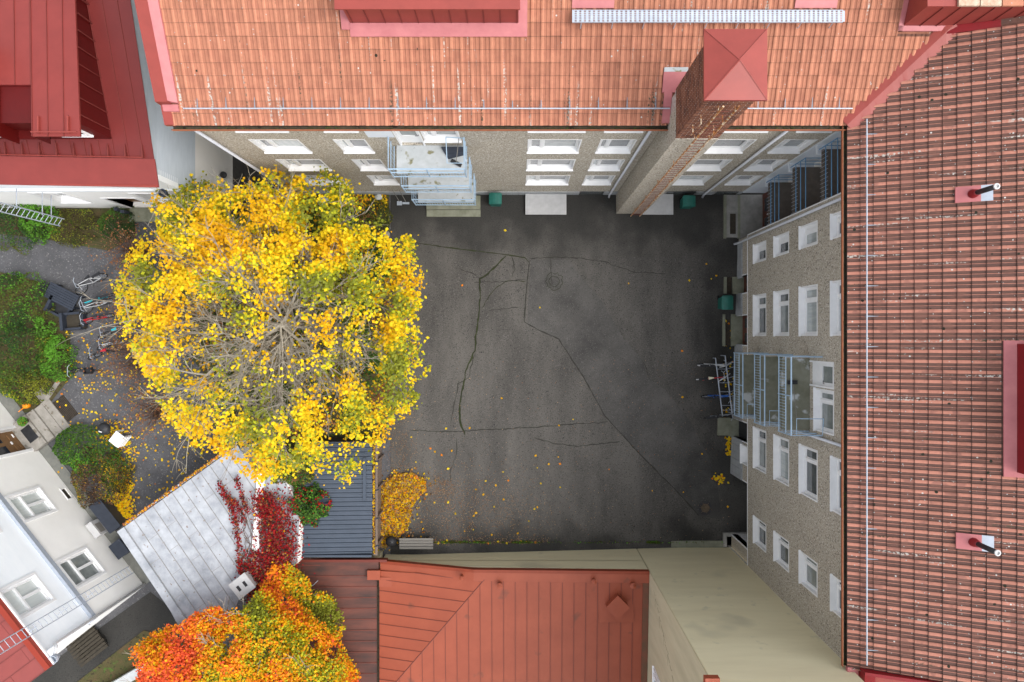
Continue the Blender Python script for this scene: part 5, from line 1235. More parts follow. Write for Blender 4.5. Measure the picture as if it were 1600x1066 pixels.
mb = MB(); mb.tube([(EX + .1, 6.5, .2), (EX + .1, 6.5, 4.6)], .05, 8); mb.build('downpipe', M_PIPE, nw)
for hh in nwh: window(nw, WW, *hh, depth=.3, trim=.08, split=.5)
mb = MB(); WW.box(mb, nwd[0], nwd[1], .05, 2.4, -.38, -.3); dr = mb.build('front_door', m_oak, nw)
mb = MB(); WW.box(mb, nwd[0] - .1, nwd[0], 0, 2.6, -.3, .03); WW.box(mb, nwd[1], nwd[1] + .1, 0, 2.6, -.3, .03); WW.box(mb, nwd[0], nwd[1], 2.5, 2.6, -.3, .03); mb.build('door_surround', m_white, dr)
mb = MB(); WW.box(mb, nwd[0] - .1, nwd[1] + .3, -.02, .15, 0, .7); mb.build('doorstep', m_conc_m, nw)
mb = MB(); WW.box(mb, wx_(-19.3), wx_(-19.1), 0, .9, .25, .4); mb.lathe(Vector(WW.p(wx_(-19.2), 1.2, .3)), [(.02, 0), (.1, .05), (.1, .25), (.03, .35)], 10, 0); mb.build('lantern_post', m_navy, nw)
# roof plane (17 degrees) with rotated eave
sr = .304; zq = lambda x, y: 7.42 + sr * (y - 5.95)
mb = MB(); mb.prism([(EX - .3, 6.43), (EX + .02, 6.43), (EX + .02, 17), (EX - .3, 17)], 7.35, lambda x, y: zq(x, y) - .04); mb.build('gable_wall', m_siding, nw)
EL = [(-32, 6.25), (EX - .02 + .12, 5.93)]
poly = [(-32, 6.25), (EX + .1, 5.93), (EX + .06, 17), (-32, 17)]
seamed(nw, 'roof_panel', poly, zq, (-.02, 1), .55, m_nwr, m_seam)
mb = MB(); slabf(mb, [(-32, 6.2), (EX + .14, 5.88), (EX + .14, 6.9), (-32, 7.2)], lambda x, y: zq(x, y) + .042, .05); mb.build('eave_sheet', m_nwl, nw)
mb = MB(); mb.tube([(-32, 6.24, 7.42), (EX + .1, 5.92, 7.42)], .06, 8); mb.build('gutter', m_red, nw); mb = MB(); mb.lathe((EX + .12, 5.72, 7.0), [(.05, -.3), (.16, .0), (.16, .14), (.12, .14), (.1, .02)], 14); mb.build('rain_hopper', m_navy, nw)
mb = MB(); a_ = (-32, 7.2 + .0); 
mb.tube([(-32, 7.25, zq(0, 7.25) + .16), (EX - .25, 6.93, zq(0, 6.93) + .16)], .022, 6); g = mb.build('snow_guard', m_red, nw)
for k in range(26):
    x = -31 + k * .66; y = 7.23 - .0175 * (x + 32)
    q = MB(); q.hexa([(x - .03, y, zq(x, y)), (x + .03, y, zq(x, y)), (x + .015, y + .5, zq(x, y + .5) + .02), (x - .015, y + .5, zq(x, y + .5) + .02), (x - .03, y, zq(x, y) + .16), (x + .03, y, zq(x, y) + .16), (x + .015, y + .5, zq(x, y + .5) + .04), (x - .015, y + .5, zq(x, y + .5) + .04)]); q.build('bracket', m_seam, g)
# big dormer
dx1 = -15.62; zt_ = 9.95; dyf = 7.62
mb = MB(); mb.hexa([(-32, dyf, 7.5), (dx1, dyf, 7.5), (dx1 - .25, 17, 7.5), (-32, 17, 7.5), (-32, dyf, zt_), (dx1 - .02, dyf, zt_), (dx1 - .27, 17, zt_), (-32, 17, zt_)])
dorm = mb.build('dormer', m_nwd, nw)
for k in range(14): mb = MB(); y = dyf + .3 + k * .6; mb.box(dx1 - .03, dx1 + .025 - .0266 * (y - dyf), y, y + .03, 7.9, zt_); mb.build('seam', m_seam, dorm)
# roof of the dormer with an open well
zdr = lambda x, y: zt_ + .06 + .02 * (y - 7.2)
yf = 7.13; nx0, nx1, ny0, ny1 = -18.45, -17.27, 7.13, 8.95
for pl in ([(nx1, yf), (dx1 + .06, yf), (dx1 - .2, 17), (nx1, 17)], [(-32, yf + .0), (nx0, yf + .0), (nx0, 17), (-32, 17)], [(nx0, ny1), (nx1, ny1), (nx1, 17), (nx0, 17)]):
    seamed(nw, 'dormer_roof_panel', pl, zdr, (0, 1), .56, m_nwl, m_seam, th=.08)
mb = MB(); mb.box(nx0, nx1, 7.3, ny1, 9.0, 9.05); mb.box(nx0, nx0 + .03, yf, ny1, 9.0, zt_ + .06); mb.box(nx1 - .03, nx1, yf, ny1, 9.0, zt_ + .06); mb.box(nx0, nx1, ny1 - .03, ny1, 9.0, zt_ + .06); mb.build('roof_well', m_nwd, nw)
WD = F((-32, dyf), (1, 0), (0, -1))
for a_, b_ in ((-17.2 + 32, -16.05 + 32), (-20.4 + 32, -19.0 + 32)): window(nw, WD, a_, b_, 8.45, 9.6, depth=.02, pm=m_pane_l)
mb = MB(); mb.tube([(nx1 + .05, yf + .12, zt_ + .2), (dx1 + .03, yf + .12, zt_ + .2)], .025, 6)
for x in (-17.0, -15.95): mb.box(x - .03, x + .03, yf + .1, yf + .7, zt_ + .08, zt_ + .16)
mb.build('dormer_snow_guard', m_red, nw)
q = MB(); q.box(-19.5, -18.85, 9.35, 10.45, 9.9, 11.4); cb = q.build('roof_box', m_nwd, nw)
q = MB(); q.box(-19.6, -18.78, 9.25, 10.55, 11.401, 11.45); q.build('lid', m_nwl, cb)
# escape ladder in front of it
t = thing('escape_ladder', 'galvanised escape ladder standing off the white wall above the shrubs', 'ladder', (-21.1, 5.3, 2.4))
for s in (-.2, .2): q = MB(); q.tube([(-21.1 + s * .5, 5.3 + s * .8, 2.45), (-21.1 + s * .5, 5.3 + s * .8, 7.6)], .025, 6); q.build('rail', m_galv, t)
for k in range(17): q = MB(); z = 2.6 + k * .3; q.tube([(-21.2, 5.14, z), (-21.0, 5.46, z)], .014, 5); q.build('rung', m_galv, t)
for z in (3.2, 3.8, 5.4): q = MB(); q.tube([(-21.1, 5.4, z), (-21.1, 6.42, z)], .02, 5); q.build('bracket', m_galv, t)
t = thing('wall_lamp', 'small black round lamp on the white gable wall near the tree', 'lamp', (EX + .2, 7.6, 1.6))
q = MB(); q.lathe((EX + .22, 7.7, 1.5), [(.05, 0), (.16, .06), (.16, .12), (.04, .2)], 14); q.build('shade', m_black, t); q = MB(); q.tube([(EX, 7.7, 1.6), (EX + .22, 7.7, 1.65)], .015); q.build('arm', m_black, t)

# ================================================================ zinc shed with vine
sh = thing('zinc_shed', 'shed with a pale weathered zinc sheet roof overgrown with red creeper', 'shed', (-13.5, -9, 0))
zz0 = 2.9
A, B, C_ = P(195, 823, zz0), P(371, 696, zz0), P(287, 984, zz0)
ug = (B - A); ug.z = 0; ug.normalize(); vg = Vector((ug.y, -ug.x, 0))      # vg: up-slope to the lower right
zsh = lambda x, y: zz0 + .05 * ((x - A.x) * vg.x + (y - A.y) * vg.y)
pl = [P(*p, zz0) for p in ((195, 823), (371, 696), (402, 742), (397, 885), (372, 945), (289, 985))]
seamed(sh, 'roof_panel', pl, zsh, (vg.x, vg.y), .53, m_zinc, m_zseam, rib=.025, cross=1.9)
mb = MB(); e = A + vg * 5.6
mb.hexa([tuple(A - ug * .33 + Vector((0, 0, -.15))), tuple(A + Vector((0, 0, -.15))), tuple(e + Vector((0, 0, .1))), tuple(e - ug * .33 + Vector((0, 0, .1))),
         tuple(A - ug * .33 + Vector((0, 0, .16))), tuple(A + Vector((0, 0, .10))), tuple(e + Vector((0, 0, .38))), tuple(e - ug * .33 + Vector((0, 0, .44)))][::1]); mb.build('verge_capping', m_zinc, sh)
mb = MB(); g0, g1 = A - vg * .1, B - vg * .1
mb.tube([g0 + Vector((0, 0, -.06)), g1 + Vector((0, 0, -.06))], .05, 8); mb.build('gutter', m_galv, sh)
N_ = 500; tt = rng.uniform(0, 1, N_); gp_ = np.array([list(g0.lerp(g1, x)) for x in tt]); gp_ += rng.normal(0, .03, (N_, 3)); gp_[:, 2] = zz0 + rng.uniform(-.02, .05, N_)
leaves('gutter_leaves', gp_, .08, ['gold', 'rust', 'orange', 'brown'], [4, 3, 2, 2], sh)['kind'] = 'stuff'
mb = MB(); ins = [P(*p, zz0) for p in ((205, 825), (365, 705), (395, 750), (388, 880), (360, 930), (290, 970))]; mb.prism(ccw([(p.x, p.y) for p in ins]), -.1, 2.7); mb.build('wall', m_plaster, sh)
pl2 = [P(*p, 3.0) for p in ((404, 738), (440, 742), (468, 800), (464, 880), (430, 905), (399, 900))]; z2 = lambda x, y: 3.02
seamed(sh, 'roof_panel', pl2, z2, (0, 1), .5, m_zinc, m_zseam)
mb = MB(); mb.prism(ccw([(p.x * .995, p.y) for p in pl2]), -.1, 2.9); mb.build('wall', m_plaster, sh)
mb = MB(); a_, b_ = P(408, 735, 3.1), P(395, 905, 3.1); mb.prism(ccw([(a_.x - .15, a_.y), (a_.x + .17, a_.y), (b_.x + .2, b_.y), (b_.x - .12, b_.y)]), 2.9, 3.16); mb.build('ridge_capping', m_white, sh)
c_ = P(377, 917, 3.9); q = MB(); q.rbox((c_.x, c_.y, 3.0), .72, .72, .75, R(38)); vb = q.build('vent_box', m_slab, sh)
q = MB(); q.rbox((c_.x, c_.y, 3.75), .9, .82, .08, R(38)); q.build('lid', m_slab, vb)
for s in (-.17, .17): q = MB(); q.rbox((c_.x + s * math.cos(R(38)), c_.y + s * math.sin(R(38)), 3.831), .13, .26, .006, R(38)); q.build('slot', m_black, vb)

# creeper
def spray(paths, n, z, spread, sag=.0):
    out = []
    for _ in range(n):
        pth = random.choices(paths, weights=[p[2] for p in paths])[0]; (x0, y0), (x1, y1) = random.choice(list(zip(pth[0], pth[0][1:])))
        t = random.random(); w_ = pth[1]; p = P(x0 + (x1 - x0) * t + random.gauss(0, w_), y0 + (y1 - y0) * t + random.gauss(0, w_), z)
        out.append((p.x, p.y, z + abs(random.gauss(0, .12)) + spread * random.random()))
    return out
random.seed(21)
vine = spray([([(345, 757), (362, 785), (372, 820), (376, 870), (380, 900)], 3, 1.1), ([(355, 775), (372, 785), (384, 815)], 2.5, .3), ([(372, 745), (380, 775), (390, 800)], 2, .3), ([(400, 860), (392, 890), (392, 925)], 6, 1.2),
              ([(412, 775), (420, 800), (425, 850), (412, 900)], 9, 4.4), ([(440, 780), (448, 850), (438, 890)], 13, 3.4), ([(410, 900), (400, 925)], 9, 1.4)], 6600, 3.08, .15)
tag(leaves('red_creeper', vine, .095, ['crimson', 'red', 'rust', 'coral', 'dkbrown', 'gold'], [6, 4, 2, .2, 2.4, .12], flat=.6), 'crimson virginia creeper sprawling over the zinc shed roof', 'creeper')
mb = MB()
for _ in range(60):
    x, y = random.uniform(380, 410), random.uniform(770, 900); pts = [P(x, y, 3.12)]
    for k in range(4): x += random.uniform(-6, 6); y += random.uniform(3, 12); pts.append(P(x, y, 3.12 + random.uniform(0, .1)))
    mb.tube(pts, .012, 3)
tag(mb.build('creeper_stem', m_twig), 'bare brown creeper stems spread on the shed ridge', 'creeper stems')

# ================================================================ shrubs
def shrub(px, py, rx, ry, h, n, size, mats, wts, label, name='shrub', cat='shrub', base=0.0, rot=0.0, lump=.28):
    c = P(px, py, base + h * .6); sx, sy = rx * (H - base - h * .5) / FPX, ry * (H - base - h * .5) / FPX
    t = thing(name, label, cat, (c.x, c.y, base)); pts = []; mi = []
    s0 = random.uniform(0, 50)
    dark = [random.gauss(0, 1) for _ in range(3)]
    while len(pts) < n:
        a = random.uniform(0, 2 * math.pi); r = math.sqrt(random.random()) ; k = 1 + lump * nz(math.cos(a) * 1.5 + s0, math.sin(a) * 1.5, 0, 1.3)
        x, y = r * sx * k * math.cos(a), r * sy * k * math.sin(a)
        if rot: x, y = x * math.cos(rot) - y * math.sin(rot), x * math.sin(rot) + y * math.cos(rot)
        hh = h * math.sqrt(max(0, 1 - r * r * .9)) * (1 + .35 * nz(c.x + x + s0, c.y + y, 0, 1.6)) ; z = hh * (1 - abs(random.gauss(0, .17)))
        if nz(c.x + x, c.y + y, z + s0, 2.6) < -.32: continue
        pts.append((c.x + x, c.y + y, base + max(.05, z)))
        v = nz(c.x + x + 9, c.y + y, s0, .9) + random.gauss(0, .22); mi.append(v)
    order = np.argsort(np.argsort(np.array(mi))) / n; cw = np.cumsum(np.array(wts, float) / sum(wts)); idx = np.minimum(np.searchsorted(cw, order), len(mats) - 1)
    leaves('foliage', pts, size, mats, wts, t, flat=.75, midx=idx)
    mb = MB()
    for _ in range(14):
        a = random.uniform(0, 6.28); r = random.uniform(.2, .8); mb.tube([(c.x, c.y, base), (c.x + sx * r * .5 * math.cos(a), c.y + sy * r * .5 * math.sin(a), base + h * .5), (c.x + sx * r * math.cos(a), c.y + sy * r * math.sin(a), base + h * .75)], [.025, .015, .006], 4)
    mb.build('stems', m_twig, t); return t
random.seed(31)
shrub(20, 350, 42, 45, 1.4, 2600, .07, ['dark', 'green', 'moss'], [5, 3, 1], 'dark green shrub at the left edge below the escape ladder')
shrub(55, 345, 32, 36, 1.2, 2200, .09, ['bright', 'green', 'dark'], [7, 3, .6], 'bright green leafy shrub below the escape ladder end')
shrub(110, 355, 42, 30, 1.0, 2600, .06, ['moss', 'dkbrown', 'olive', 'green'], [4, 3, 3, 1], 'olive and brown shrub between the bright and the dark one by the white house')
shrub(178, 350, 30, 28, 1.2, 2200, .06, ['dark', 'green', 'moss'], [5, 3, 1], 'dark shrub beside the door of the white house')
shrub(25, 470, 48, 50, 1.6, 3200, .08, ['moss', 'green', 'bright', 'dark'], [4, 4, 2, 3], 'large mixed green shrub left of the garden table')
shrub(66, 520, 14, 30, 1.0, 900, .09, ['bright', 'green'], [3, 3], 'fresh green shrub behind the square armchair')
shrub(25, 555, 52, 50, 1.7, 3400, .075, ['dark', 'green', 'moss', 'olive'], [4, 4, 3, 1], 'dense dark green shrub at the left edge of the garden')
shrub(85, 560, 30, 36, 1.1, 3200, .07, ['bright', 'green', 'dark'], [6, 4, 1], 'rounded bright green shrub above the cargo bicycle')
shrub(35, 605, 42, 28, 1.0, 2400, .07, ['olive', 'moss', 'green', 'lime'], [3, 3, 2, .6], 'yellowish green shrub above the orange watering can')
shrub(128, 705, 52, 38, 1.3, 4200, .07, ['green', 'dark', 'bright'], [6, 3, 2], 'dark green clipped shrub above the brown one beside the front steps', rot=R(-20))
shrub(150, 750, 48, 46, 1.4, 4200, .065, ['dkbrown', 'brown', 'moss', 'olive', 'gold'], [6, 3.4, 3, 1.4, .4], 'brown faded shrub below the dark green one by the plaster house')
shrub(180, 740, 24, 34, 1.0, 1600, .065, ['green', 'dark', 'moss'], [4, 3, 2], 'green shrub on the gravel side of the brown one')
shrub(480, 790, 34, 34, 1.9, 4200, .085, ['green', 'dark', 'bright', 'red'], [5, 4, 1.5, 1.2], 'green shrub with red leaf tips leaning over the blue roof', base=1.6, lump=.8)
shrub(450, 735, 42, 30, 1.8, 3600, .08, ['moss', 'olive', 'green', 'brown'], [4, 2, 3, 2], 'olive shrub beneath the lower edge of the yellow tree', base=1.5)
shrub(585, 345, 28, 40, .35, 1800, .07, ['moss', 'dark', 'olive', 'brown'], [5, 4, 2, 2], 'low mossy hedge plant in the bed under the left balconies')
shrub(465, 905, 26, 30, 2.4, 1300, .1, ['gold', 'rust', 'dkbrown', 'olive'], [3, 3, 2, 2], 'rusty gold bush between the creeper and the orange tree')
shrub(520, 345, 40, 30, .8, 1800, .08, ['green', 'olive', 'dark'], [4, 2, 3], 'green shrub in the bed below the ground floor windows')
shrub(470, 430, 60, 50, 1.2, 3200, .09, ['green', 'dark', 'olive', 'bright'], [4, 3, 2, 1], 'green undergrowth shrub beneath the upper half of the tree')
shrub(560, 430, 46, 60, 1.4, 3200, .09, ['green', 'dark', 'bright', 'olive'], [5, 3, 2, 2], 'green undergrowth shrub near the courtyard side of the tree')
shrub(520, 560, 70, 50, .9, 3200, .09, ['green', 'dark', 'rust', 'moss'], [4, 4, 2, 3], 'green and rusty undergrowth beneath the right half of the tree')
shrub(400, 620, 60, 50, .9, 3200, .09, ['green', 'moss', 'dark'], [4, 4, 3], 'mossy green undergrowth beneath the lower half of the tree')
shrub(320, 480, 55, 60, .8, 2600, .09, ['moss', 'brown', 'green', 'dark'], [3, 3, 3, 2], 'brown green undergrowth beneath the left half of the tree')
# leaves on the garden gravel
lp = []
for _ in range(1150):
    r = random.random()
    if r < .33: x, y = random.uniform(90, 320), random.uniform(570, 780)
    elif r < .6: x, y = random.gauss(190, 12), random.uniform(690, 815)
    elif r < .75: x, y = random.gauss(175, 16), random.gauss(678, 12)
    elif r < .85: x, y = random.uniform(100, 190), random.uniform(480, 610)
    else: x, y = random.uniform(200, 360), random.uniform(560, 720)
    p = P(x, y, .0); lp.append((p.x, p.y, .03 + .05 * random.random()))
for _ in range(900):
    x, y = random.gauss(192, 8), random.uniform(730, 810); p = P(x, y); lp.append((p.x, p.y, .03 + .12 * random.random()))
for _ in range(700):
    x, y = random.uniform(440, 606), random.gauss(318, 9); p = P(x, y); lp.append((p.x, p.y, .1 + .1 * random.random()))
tag(leaves('fallen_leaves', lp, .11, ['yellow', 'gold', 'orange', 'rust'], [7, 4, .5, .5], flat=.3), kind='stuff')

# fence and small things behind the tree at the north wing
t = thing('garden_fence', 'pale wooden garden fence running out from the corner of the north wing', 'fence', (-11.2, 5, 0))
for o_ in (0, .28, .5):
    q = MB(); q.box(-11.6 + o_, -11.5 + o_, 3.6, 7.0, 1.0, 1.08); q.build('rail', m_wood, t)
for k in range(4): q = MB(); q.box(-11.62, -11.0, 3.7 + k * 1.05, 3.8 + k * 1.05, -.02, 1.0); q.build('post', m_wood, t)
def boulder(px, py, r, label, mat):
    c = P(px, py, r); q = MB(); n_ = 10; prof = [(r * .7, 0), (r, r * .4), (r * .95, r * .8), (r * .6, r * 1.15), (.03, r * 1.25)]; q.lathe((c.x, c.y, 0), prof, n_)
    q.v = [(a + random.uniform(-.08, .08) * r, b + random.uniform(-.08, .08) * r, z) for a, b, z in q.v]; return tag(q.build('stone', mat, None, True), label, 'stone')
boulder(591, 307, .2, 'pale round stone against the wall left of the snow shovel', m_conc_p)
boulder(602, 366, .22, 'grey stone at the corner of the planting bed', m_conc)
boulder(504, 314, .3, 'large pale stone under the top edge of the tree', m_conc_p)
for px, lbl in ((624, 'snow shovel with grey blade leaning on the wall beside the steps'), (634, 'flat snow pusher leaning on the wall next to the shovel')):
    a = P(px, 315, .05); t = thing('snow_shovel', lbl, 'snow shovel', (a.x, a.y, 0)); q = MB(); q.tube([(a.x, a.y, .06), (a.x - .12, 7.05, 1.3)], .016); q.build('handle', m_wood, t)
    q = MB(); q.rbox((a.x, a.y - .08, 0), .34 if px == 634 else .24, .2 if px == 624 else .1, .05, 0); q.build('blade', m_galv, t)
# things on the top balcony
c_ = P(717, 238, 9.0); t = thing('broom', 'broom leaning in the corner of the top left balcony', 'broom', (c_.x, 6.7, 8.87)); q = MB(); q.rbox((-2.3, 6.45, 8.88), .42, .13, .1, R(-28)); q.build('head', m_black, t); q = MB(); q.tube([(-2.3, 6.45, 8.97), (-2.12, 7.05, 10.0)], .013); q.build('handle', m_wood, t)
q = MB(); q.hexa([(-2.85, 7.0, 8.875), (-2.0, 7.0, 8.875), (-2.0, 6.75, 8.875), (-2.6, 6.6, 8.875), (-2.85, 7.02, 9.05), (-2.0, 7.02, 9.05), (-2.0, 6.85, 9.05), (-2.6, 6.75, 9.05)][::1]); tag(q.build('storage_bag', m_navy), 'dark blue bag behind the broom on the top left balcony', 'bag')
t = thing('broom', 'black headed broom lying on the top right balcony floor', 'broom', (10.3, -1.6, 8.8)); q = MB(); q.box(10.0, 10.35, -1.75, -1.6, 8.81, 8.9); q.build('head', m_black, t); q = MB(); q.tube([(10.2, -1.75, 8.86), (10.35, -3.1, 8.86)], .012); q.build('handle', m_wood, t)

# ================================================================ trees
def branch(mb, p, d, ln, r, lvl, tips, bend=.25):
    n_ = 4; pts = [p]; q = p; dd = d.copy(); rr = [r]
    for k in range(n_):
        dd = (dd + Vector((random.gauss(0, bend), random.gauss(0, bend), random.gauss(0, bend * .7))) * .5).normalized(); q = q + dd * ln / n_; pts.append(q); rr.append(r * (1 - .65 * (k + 1) / n_))
    mb.tube(pts, rr, 6 if lvl > 1 else 4 if lvl else 3, caps=False)
    tips.append((q, lvl))
    if lvl > 0:
        for k in range(random.randint(4, 6)):
            i = random.randint(1, n_); a = pts[i]; nd = (dd + Vector((random.gauss(0, .6), random.gauss(0, .6), random.gauss(.05, .35)))).normalized()
            branch(mb, a, nd, ln * random.uniform(.38, .62), r * .6, lvl - 1, tips, bend)
def tree(label, base, hub, limbs, tw, name='maple_tree', bark=m_bark):
    t = thing(name, label, 'tree', base)
    b = Vector(base); h = Vector(hub); q = MB(); pts = [b, b.lerp(h, .35) + Vector((.1, -.05, 0)), b.lerp(h, .7), h]; q.tube(pts, [tw, tw * .8, tw * .6, tw * .35], 12); q.build('trunk', bark, t, True)
    q = MB(); tips = []
    for (f0, tgt, r) in limbs:
        s = b.lerp(h, f0); v = Vector(tgt) - s; branch(q, s, v.normalized(), v.length * .76, r, 3, tips, .22)
    tag(q.build('branches', bark, t), kind=None)
    return t, tips
random.seed(77)
TC = Vector((-9.75, .45, 0)); limbs = []
for k in range(44):
    a = 2 * math.pi * k / 44 + random.uniform(-.1, .1); rr = random.uniform(3.2, 4.9); f0 = random.uniform(.55, 1.0)
    limbs.append((f0, (TC.x + rr * math.cos(a), TC.y + rr * math.sin(a), 6.0 + random.uniform(0, 1.6) + (1.2 if rr < 4.3 else 0)), random.uniform(.032, .066)))
for k in range(9): a = random.uniform(0, 6.28); limbs.append((random.uniform(.8, 1), (TC.x + 2.4 * math.cos(a), TC.y + 2.4 * math.sin(a), 9.3), .05))
ty, tips = tree('big yellow maple tree with half bare grey branches west of the courtyard', (-9.0, .5, 0), (-9.1, .45, 8.2), limbs, .24)
pts = []
def crown_r(a): return 5.75 * (1 + .14 * nz(math.cos(a) * 2.6, math.sin(a) * 2.6, 3, 1) + .11 * nz(math.cos(a) * 7, math.sin(a) * 7, 1, 1))
def dens(x, y):
    """how much foliage the tree has kept: a lot above and at the rim, little in the lower middle"""
    dx, dy = x - TC.x, y - TC.y; r = math.hypot(dx, dy)
    up = min(1, max(0, (dy - 1.1) / 1.3)); right = min(1, max(0, (dx - 3.0) / 1.0)) * min(1, max(0, (dy + 1.5) / 1.5))
    rim = min(1, max(0, (r - 3.9) / 1.1)); return max(.11, .92 * up, .85 * right, .8 * rim)
tipsL = [q for q, l_ in tips if l_ <= 1]
clusters = 0
OUT = [(188, 455), (200, 400), (232, 352), (252, 300), (285, 288), (320, 276), (345, 310), (372, 288), (420, 275), (442, 308), (462, 278), (505, 265), (540, 285), (560, 330), (600, 345), (612, 382), (640, 374), (665, 420), (648, 470), (655, 535), (668, 575), (650, 622), (624, 660), (590, 690), (583, 722), (540, 745), (490, 738), (440, 735), (402, 752), (370, 722), (330, 702), (298, 690), (262, 650), (240, 600), (212, 560), (193, 520)]
SPARSE = [(285, 440), (400, 425), (520, 440), (595, 500), (600, 600), (520, 668), (400, 668), (300, 630), (245, 550)]
def shell(px, py):
    r = math.hypot((px - 430) / 245, (py - 508) / 240); return 5.0 + 4.0 * math.sqrt(max(0, 1 - min(1, r * r)))
while clusters < 3900:
    if random.random() < .4:
        q = random.choice(tipsL); x, y, z = q.x + random.gauss(0, .2), q.y + random.gauss(0, .2), q.z + random.gauss(0, .15)
    else:
        px, py = random.uniform(180, 675), random.uniform(260, 760); z = shell(px, py) + random.gauss(0, .4) - (random.random() < .3) * random.uniform(0, 2); p = P(px, py, z); x, y = p.x, p.y
    D = H - z; px, py = 810 + x * FPX / D, 527 - y * FPX / D
    if not inpoly(px + 10 * nz(px * .05, py * .05, 0, 1), py + 10 * nz(px * .05, py * .05, 5, 1), OUT): continue
    sp = .86; qx, qy = px + 22 * nz(px * .02, py * .02, 7, 1), py + 22 * nz(px * .02, py * .02, 3, 1)
    if inpoly(qx, qy, SPARSE):
        e = min(abs((qx - a[0]) * (b[1] - a[1]) - (qy - a[1]) * (b[0] - a[0])) / math.hypot(b[0] - a[0], b[1] - a[1]) for a, b in zip(SPARSE, SPARSE[1:] + SPARSE[:1]))
        sp = max(.07, .55 - e / 70) + (.2 if nz(px * .022, py * .022, 11, 1) > .16 else 0)
    if random.random() > sp: continue
    if nz(x, y, z * .6, 1.15) < -.04 + random.gauss(0, .05): continue
    clusters += 1; k = random.randint(5, 13); s = random.uniform(.09, .2)
    for _ in range(k): pts.append((x + random.gauss(0, s), y + random.gauss(0, s), z + random.gauss(0, s * .5)))
pa = np.array(pts); g = np.array([nz(p[0] + 40, p[1], p[2] * .4, .7) for p in pts]) + rng.normal(0, .17, len(pts))
g += np.clip((pa[:, 0] - TC.x) * .035, -.05, .12); idx = np.where(g > .34, 3, np.where(g > .2, 2, np.where(g < -.24, 1, 0)))
leaves('crown', pts, .125, ['yellow', 'gold', 'lime', 'olive'], [1, 1, 1, 1], ty, flat=.5, midx=idx)
low_pts = []      # inner, lower, browner foliage
while len(low_pts) < 6500:
    a = random.uniform(0, 6.28); r = math.sqrt(random.random()) * 4.9; x, y = TC.x + .5 + r * math.cos(a), TC.y + r * math.sin(a); z = random.uniform(2.2, 5.2)
    if nz(x + 20, y, z, .9) < .12 or not inpoly(810 + x * FPX / (H - z), 527 - y * FPX / (H - z), OUT): continue
    low_pts.append((x, y, z))
lw = np.array([nz(p[0], p[1] + 30, 0, .5) for p in low_pts]) + rng.normal(0, .2, len(low_pts))
leaves('inner_foliage', low_pts, .12, ['olive', 'green', 'gold', 'rust'], [1, 1, 1, 1], ty, flat=.6, midx=np.where(lw > .18, 1, np.where(lw > -.02, 0, np.where(lw > -.2, 2, 3))))

def small_tree(label, base, hub, R_, zc, n, mats, wts, size, seed, twigs=10, name='maple_tree'):
    random.seed(seed); b = Vector(base); limbs = [(random.uniform(.4, 1), (hub[0] + R_ * .8 * math.cos(k * 6.28 / twigs), hub[1] + R_ * .8 * math.sin(k * 6.28 / twigs), zc + random.uniform(-.5, .8)), .035) for k in range(twigs)]
    t, tips = tree(label, base, hub, limbs, .11, name)
    tl = [q for q, l_ in tips if l_ <= 1]; pts = []
    while len(pts) < n:
        q = random.choice(tl); 
        if nz(q.x, q.y, q.z, 1.1) < -.15: continue
        for _ in range(6): pts.append((q.x + random.gauss(0, .16), q.y + random.gauss(0, .16), q.z + random.gauss(0, .1)))
    leaves('crown', pts, size, mats, wts, t, flat=.5); return t
small_tree('small yellow maple with olive leaves in front of the white gable wall', (-13.9, 4.3, 0), (-13.9, 4.7, 4.6), 1.7, 4.4, 2300, ['gold', 'olive', 'yellow', 'lime'], [4, 4, 3, 2], .15, 5)
small_tree('small yellow maple by the corner of the north wing above the big tree', (-10.6, 5.0, 0), (-10.4, 5.1, 5.6), 1.5, 5.4, 1700, ['yellow', 'lime', 'gold'], [5, 2, 3], .16, 6)
# bare reddish twigs of saplings on the left fringe of the tree
random.seed(9)
def twig_bush(px, py, r, label, n=170):
    c = P(px, py, 0); t = thing('sapling', label, 'bush', (c.x, c.y, 0)); mb = MB(); pp = []
    for _ in range(n):
        a = random.uniform(0, 6.28); e = random.uniform(.3, 1) * r; h = random.uniform(.9, 2.6); m1 = (c.x + e * .4 * math.cos(a), c.y + e * .4 * math.sin(a), h * .6)
        tip = (c.x + e * math.cos(a) + random.gauss(0, .15), c.y + e * math.sin(a) + random.gauss(0, .15), h)
        mb.tube([(c.x + random.gauss(0, .2), c.y + random.gauss(0, .2), 0), m1, tip], [.014, .009, .004], 3, caps=False)
        for _ in range(3): pp.append((tip[0] + random.gauss(0, .15), tip[1] + random.gauss(0, .15), tip[2]))
    mb.build('stems', m_twig, t); leaves('foliage', pp, .07, ['rust', 'brown', 'tan'], [4, 4, 1], t)
twig_bush(225, 395, 1.3, 'bare reddish brown bush by the path to the white house'); twig_bush(235, 560, 1.7, 'bare reddish brown bush at the left fringe of the yellow tree', 260)
twig_bush(260, 640, 1.3, 'bare brown bush below the left fringe of the yellow tree'); twig_bush(235, 480, 1.3, 'bare brown bush beside the parked garden bicycles')

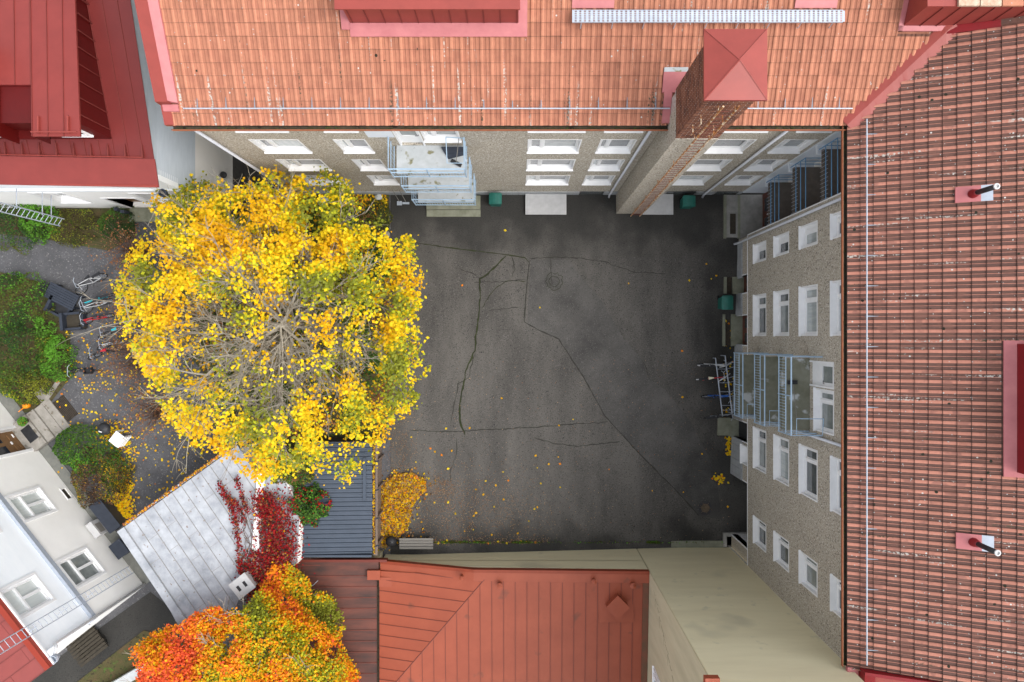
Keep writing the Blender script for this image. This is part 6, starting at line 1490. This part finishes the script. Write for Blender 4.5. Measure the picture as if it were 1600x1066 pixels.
# orange tree, lower left
random.seed(41)
OC = Vector((-12.3, -15.4, 0)); limbs = [(random.uniform(.4, 1), (OC.x + 3.4 * math.cos(k * .42), OC.y + 3.4 * math.sin(k * .42), 5.0 + random.uniform(-.6, .8)), .06) for k in range(15)]
to, tips = tree('orange and lime green tree in full autumn colour at the bottom edge', (OC.x, OC.y, 0), (OC.x, OC.y, 6.3), limbs, .2, 'rowan_tree')
pts = []; val = []
outline = [(205, 1018), (225, 1000), (248, 985), (285, 975), (300, 962), (335, 948), (350, 958), (378, 955), (402, 928), (415, 900), (428, 882), (450, 880), (480, 905), (490, 925), (518, 933), (540, 975), (530, 1000), (540, 1022), (560, 1050), (560, 1180), (420, 1260), (260, 1200), (225, 1100)]
while len(pts) < 60000:
    px, py = random.uniform(195, 570), random.uniform(870, 1260)
    if not inpoly(px, py, outline): continue
    c = P(px, py, 5); rr = math.hypot((c.x - OC.x) / 5.2, (c.y - OC.y) / 5.0); z = 3.4 + 3.2 * math.sqrt(max(0, 1 - min(1, rr) ** 2)) + .6 * nz(c.x, c.y, 0, .9) - abs(random.gauss(0, .3))
    p = P(px, py, z)
    if nz(p.x, p.y, z, 1.3) < -.42: continue
    for _ in range(2): pts.append((p.x + random.gauss(0, .07), p.y + random.gauss(0, .07), z + random.gauss(0, .05)))
    for _ in range(2): val.append((px - 380) / 170 * .34 - (py - 990) / 300 * .1 + nz(p.x + 7, p.y, z, .6) * .8)
val = np.array(val) + rng.normal(0, .17, len(val)); pts = pts[:len(val)]
idx = np.digitize(val, [-.26, .06, .24, .42])
leaves('crown', pts, .105, ['coral', 'orange', 'gold', 'lime', 'olive'], [1] * 5, to, flat=.7, midx=idx)
# undergrowth leaves on soil
lp = []
for _ in range(7000):
    x, y = random.uniform(290, 610), random.uniform(300, 690)
    if nz(x * .02, y * .02, 0, 1) < -.15: continue
    p = P(x, y); lp.append((p.x, p.y, random.uniform(.02, .25)))
tag(leaves('ground_cover', lp, .1, ['green', 'moss', 'rust', 'gold', 'dark'], [5, 3, 2, 1.6, 3], flat=.6), kind='stuff')
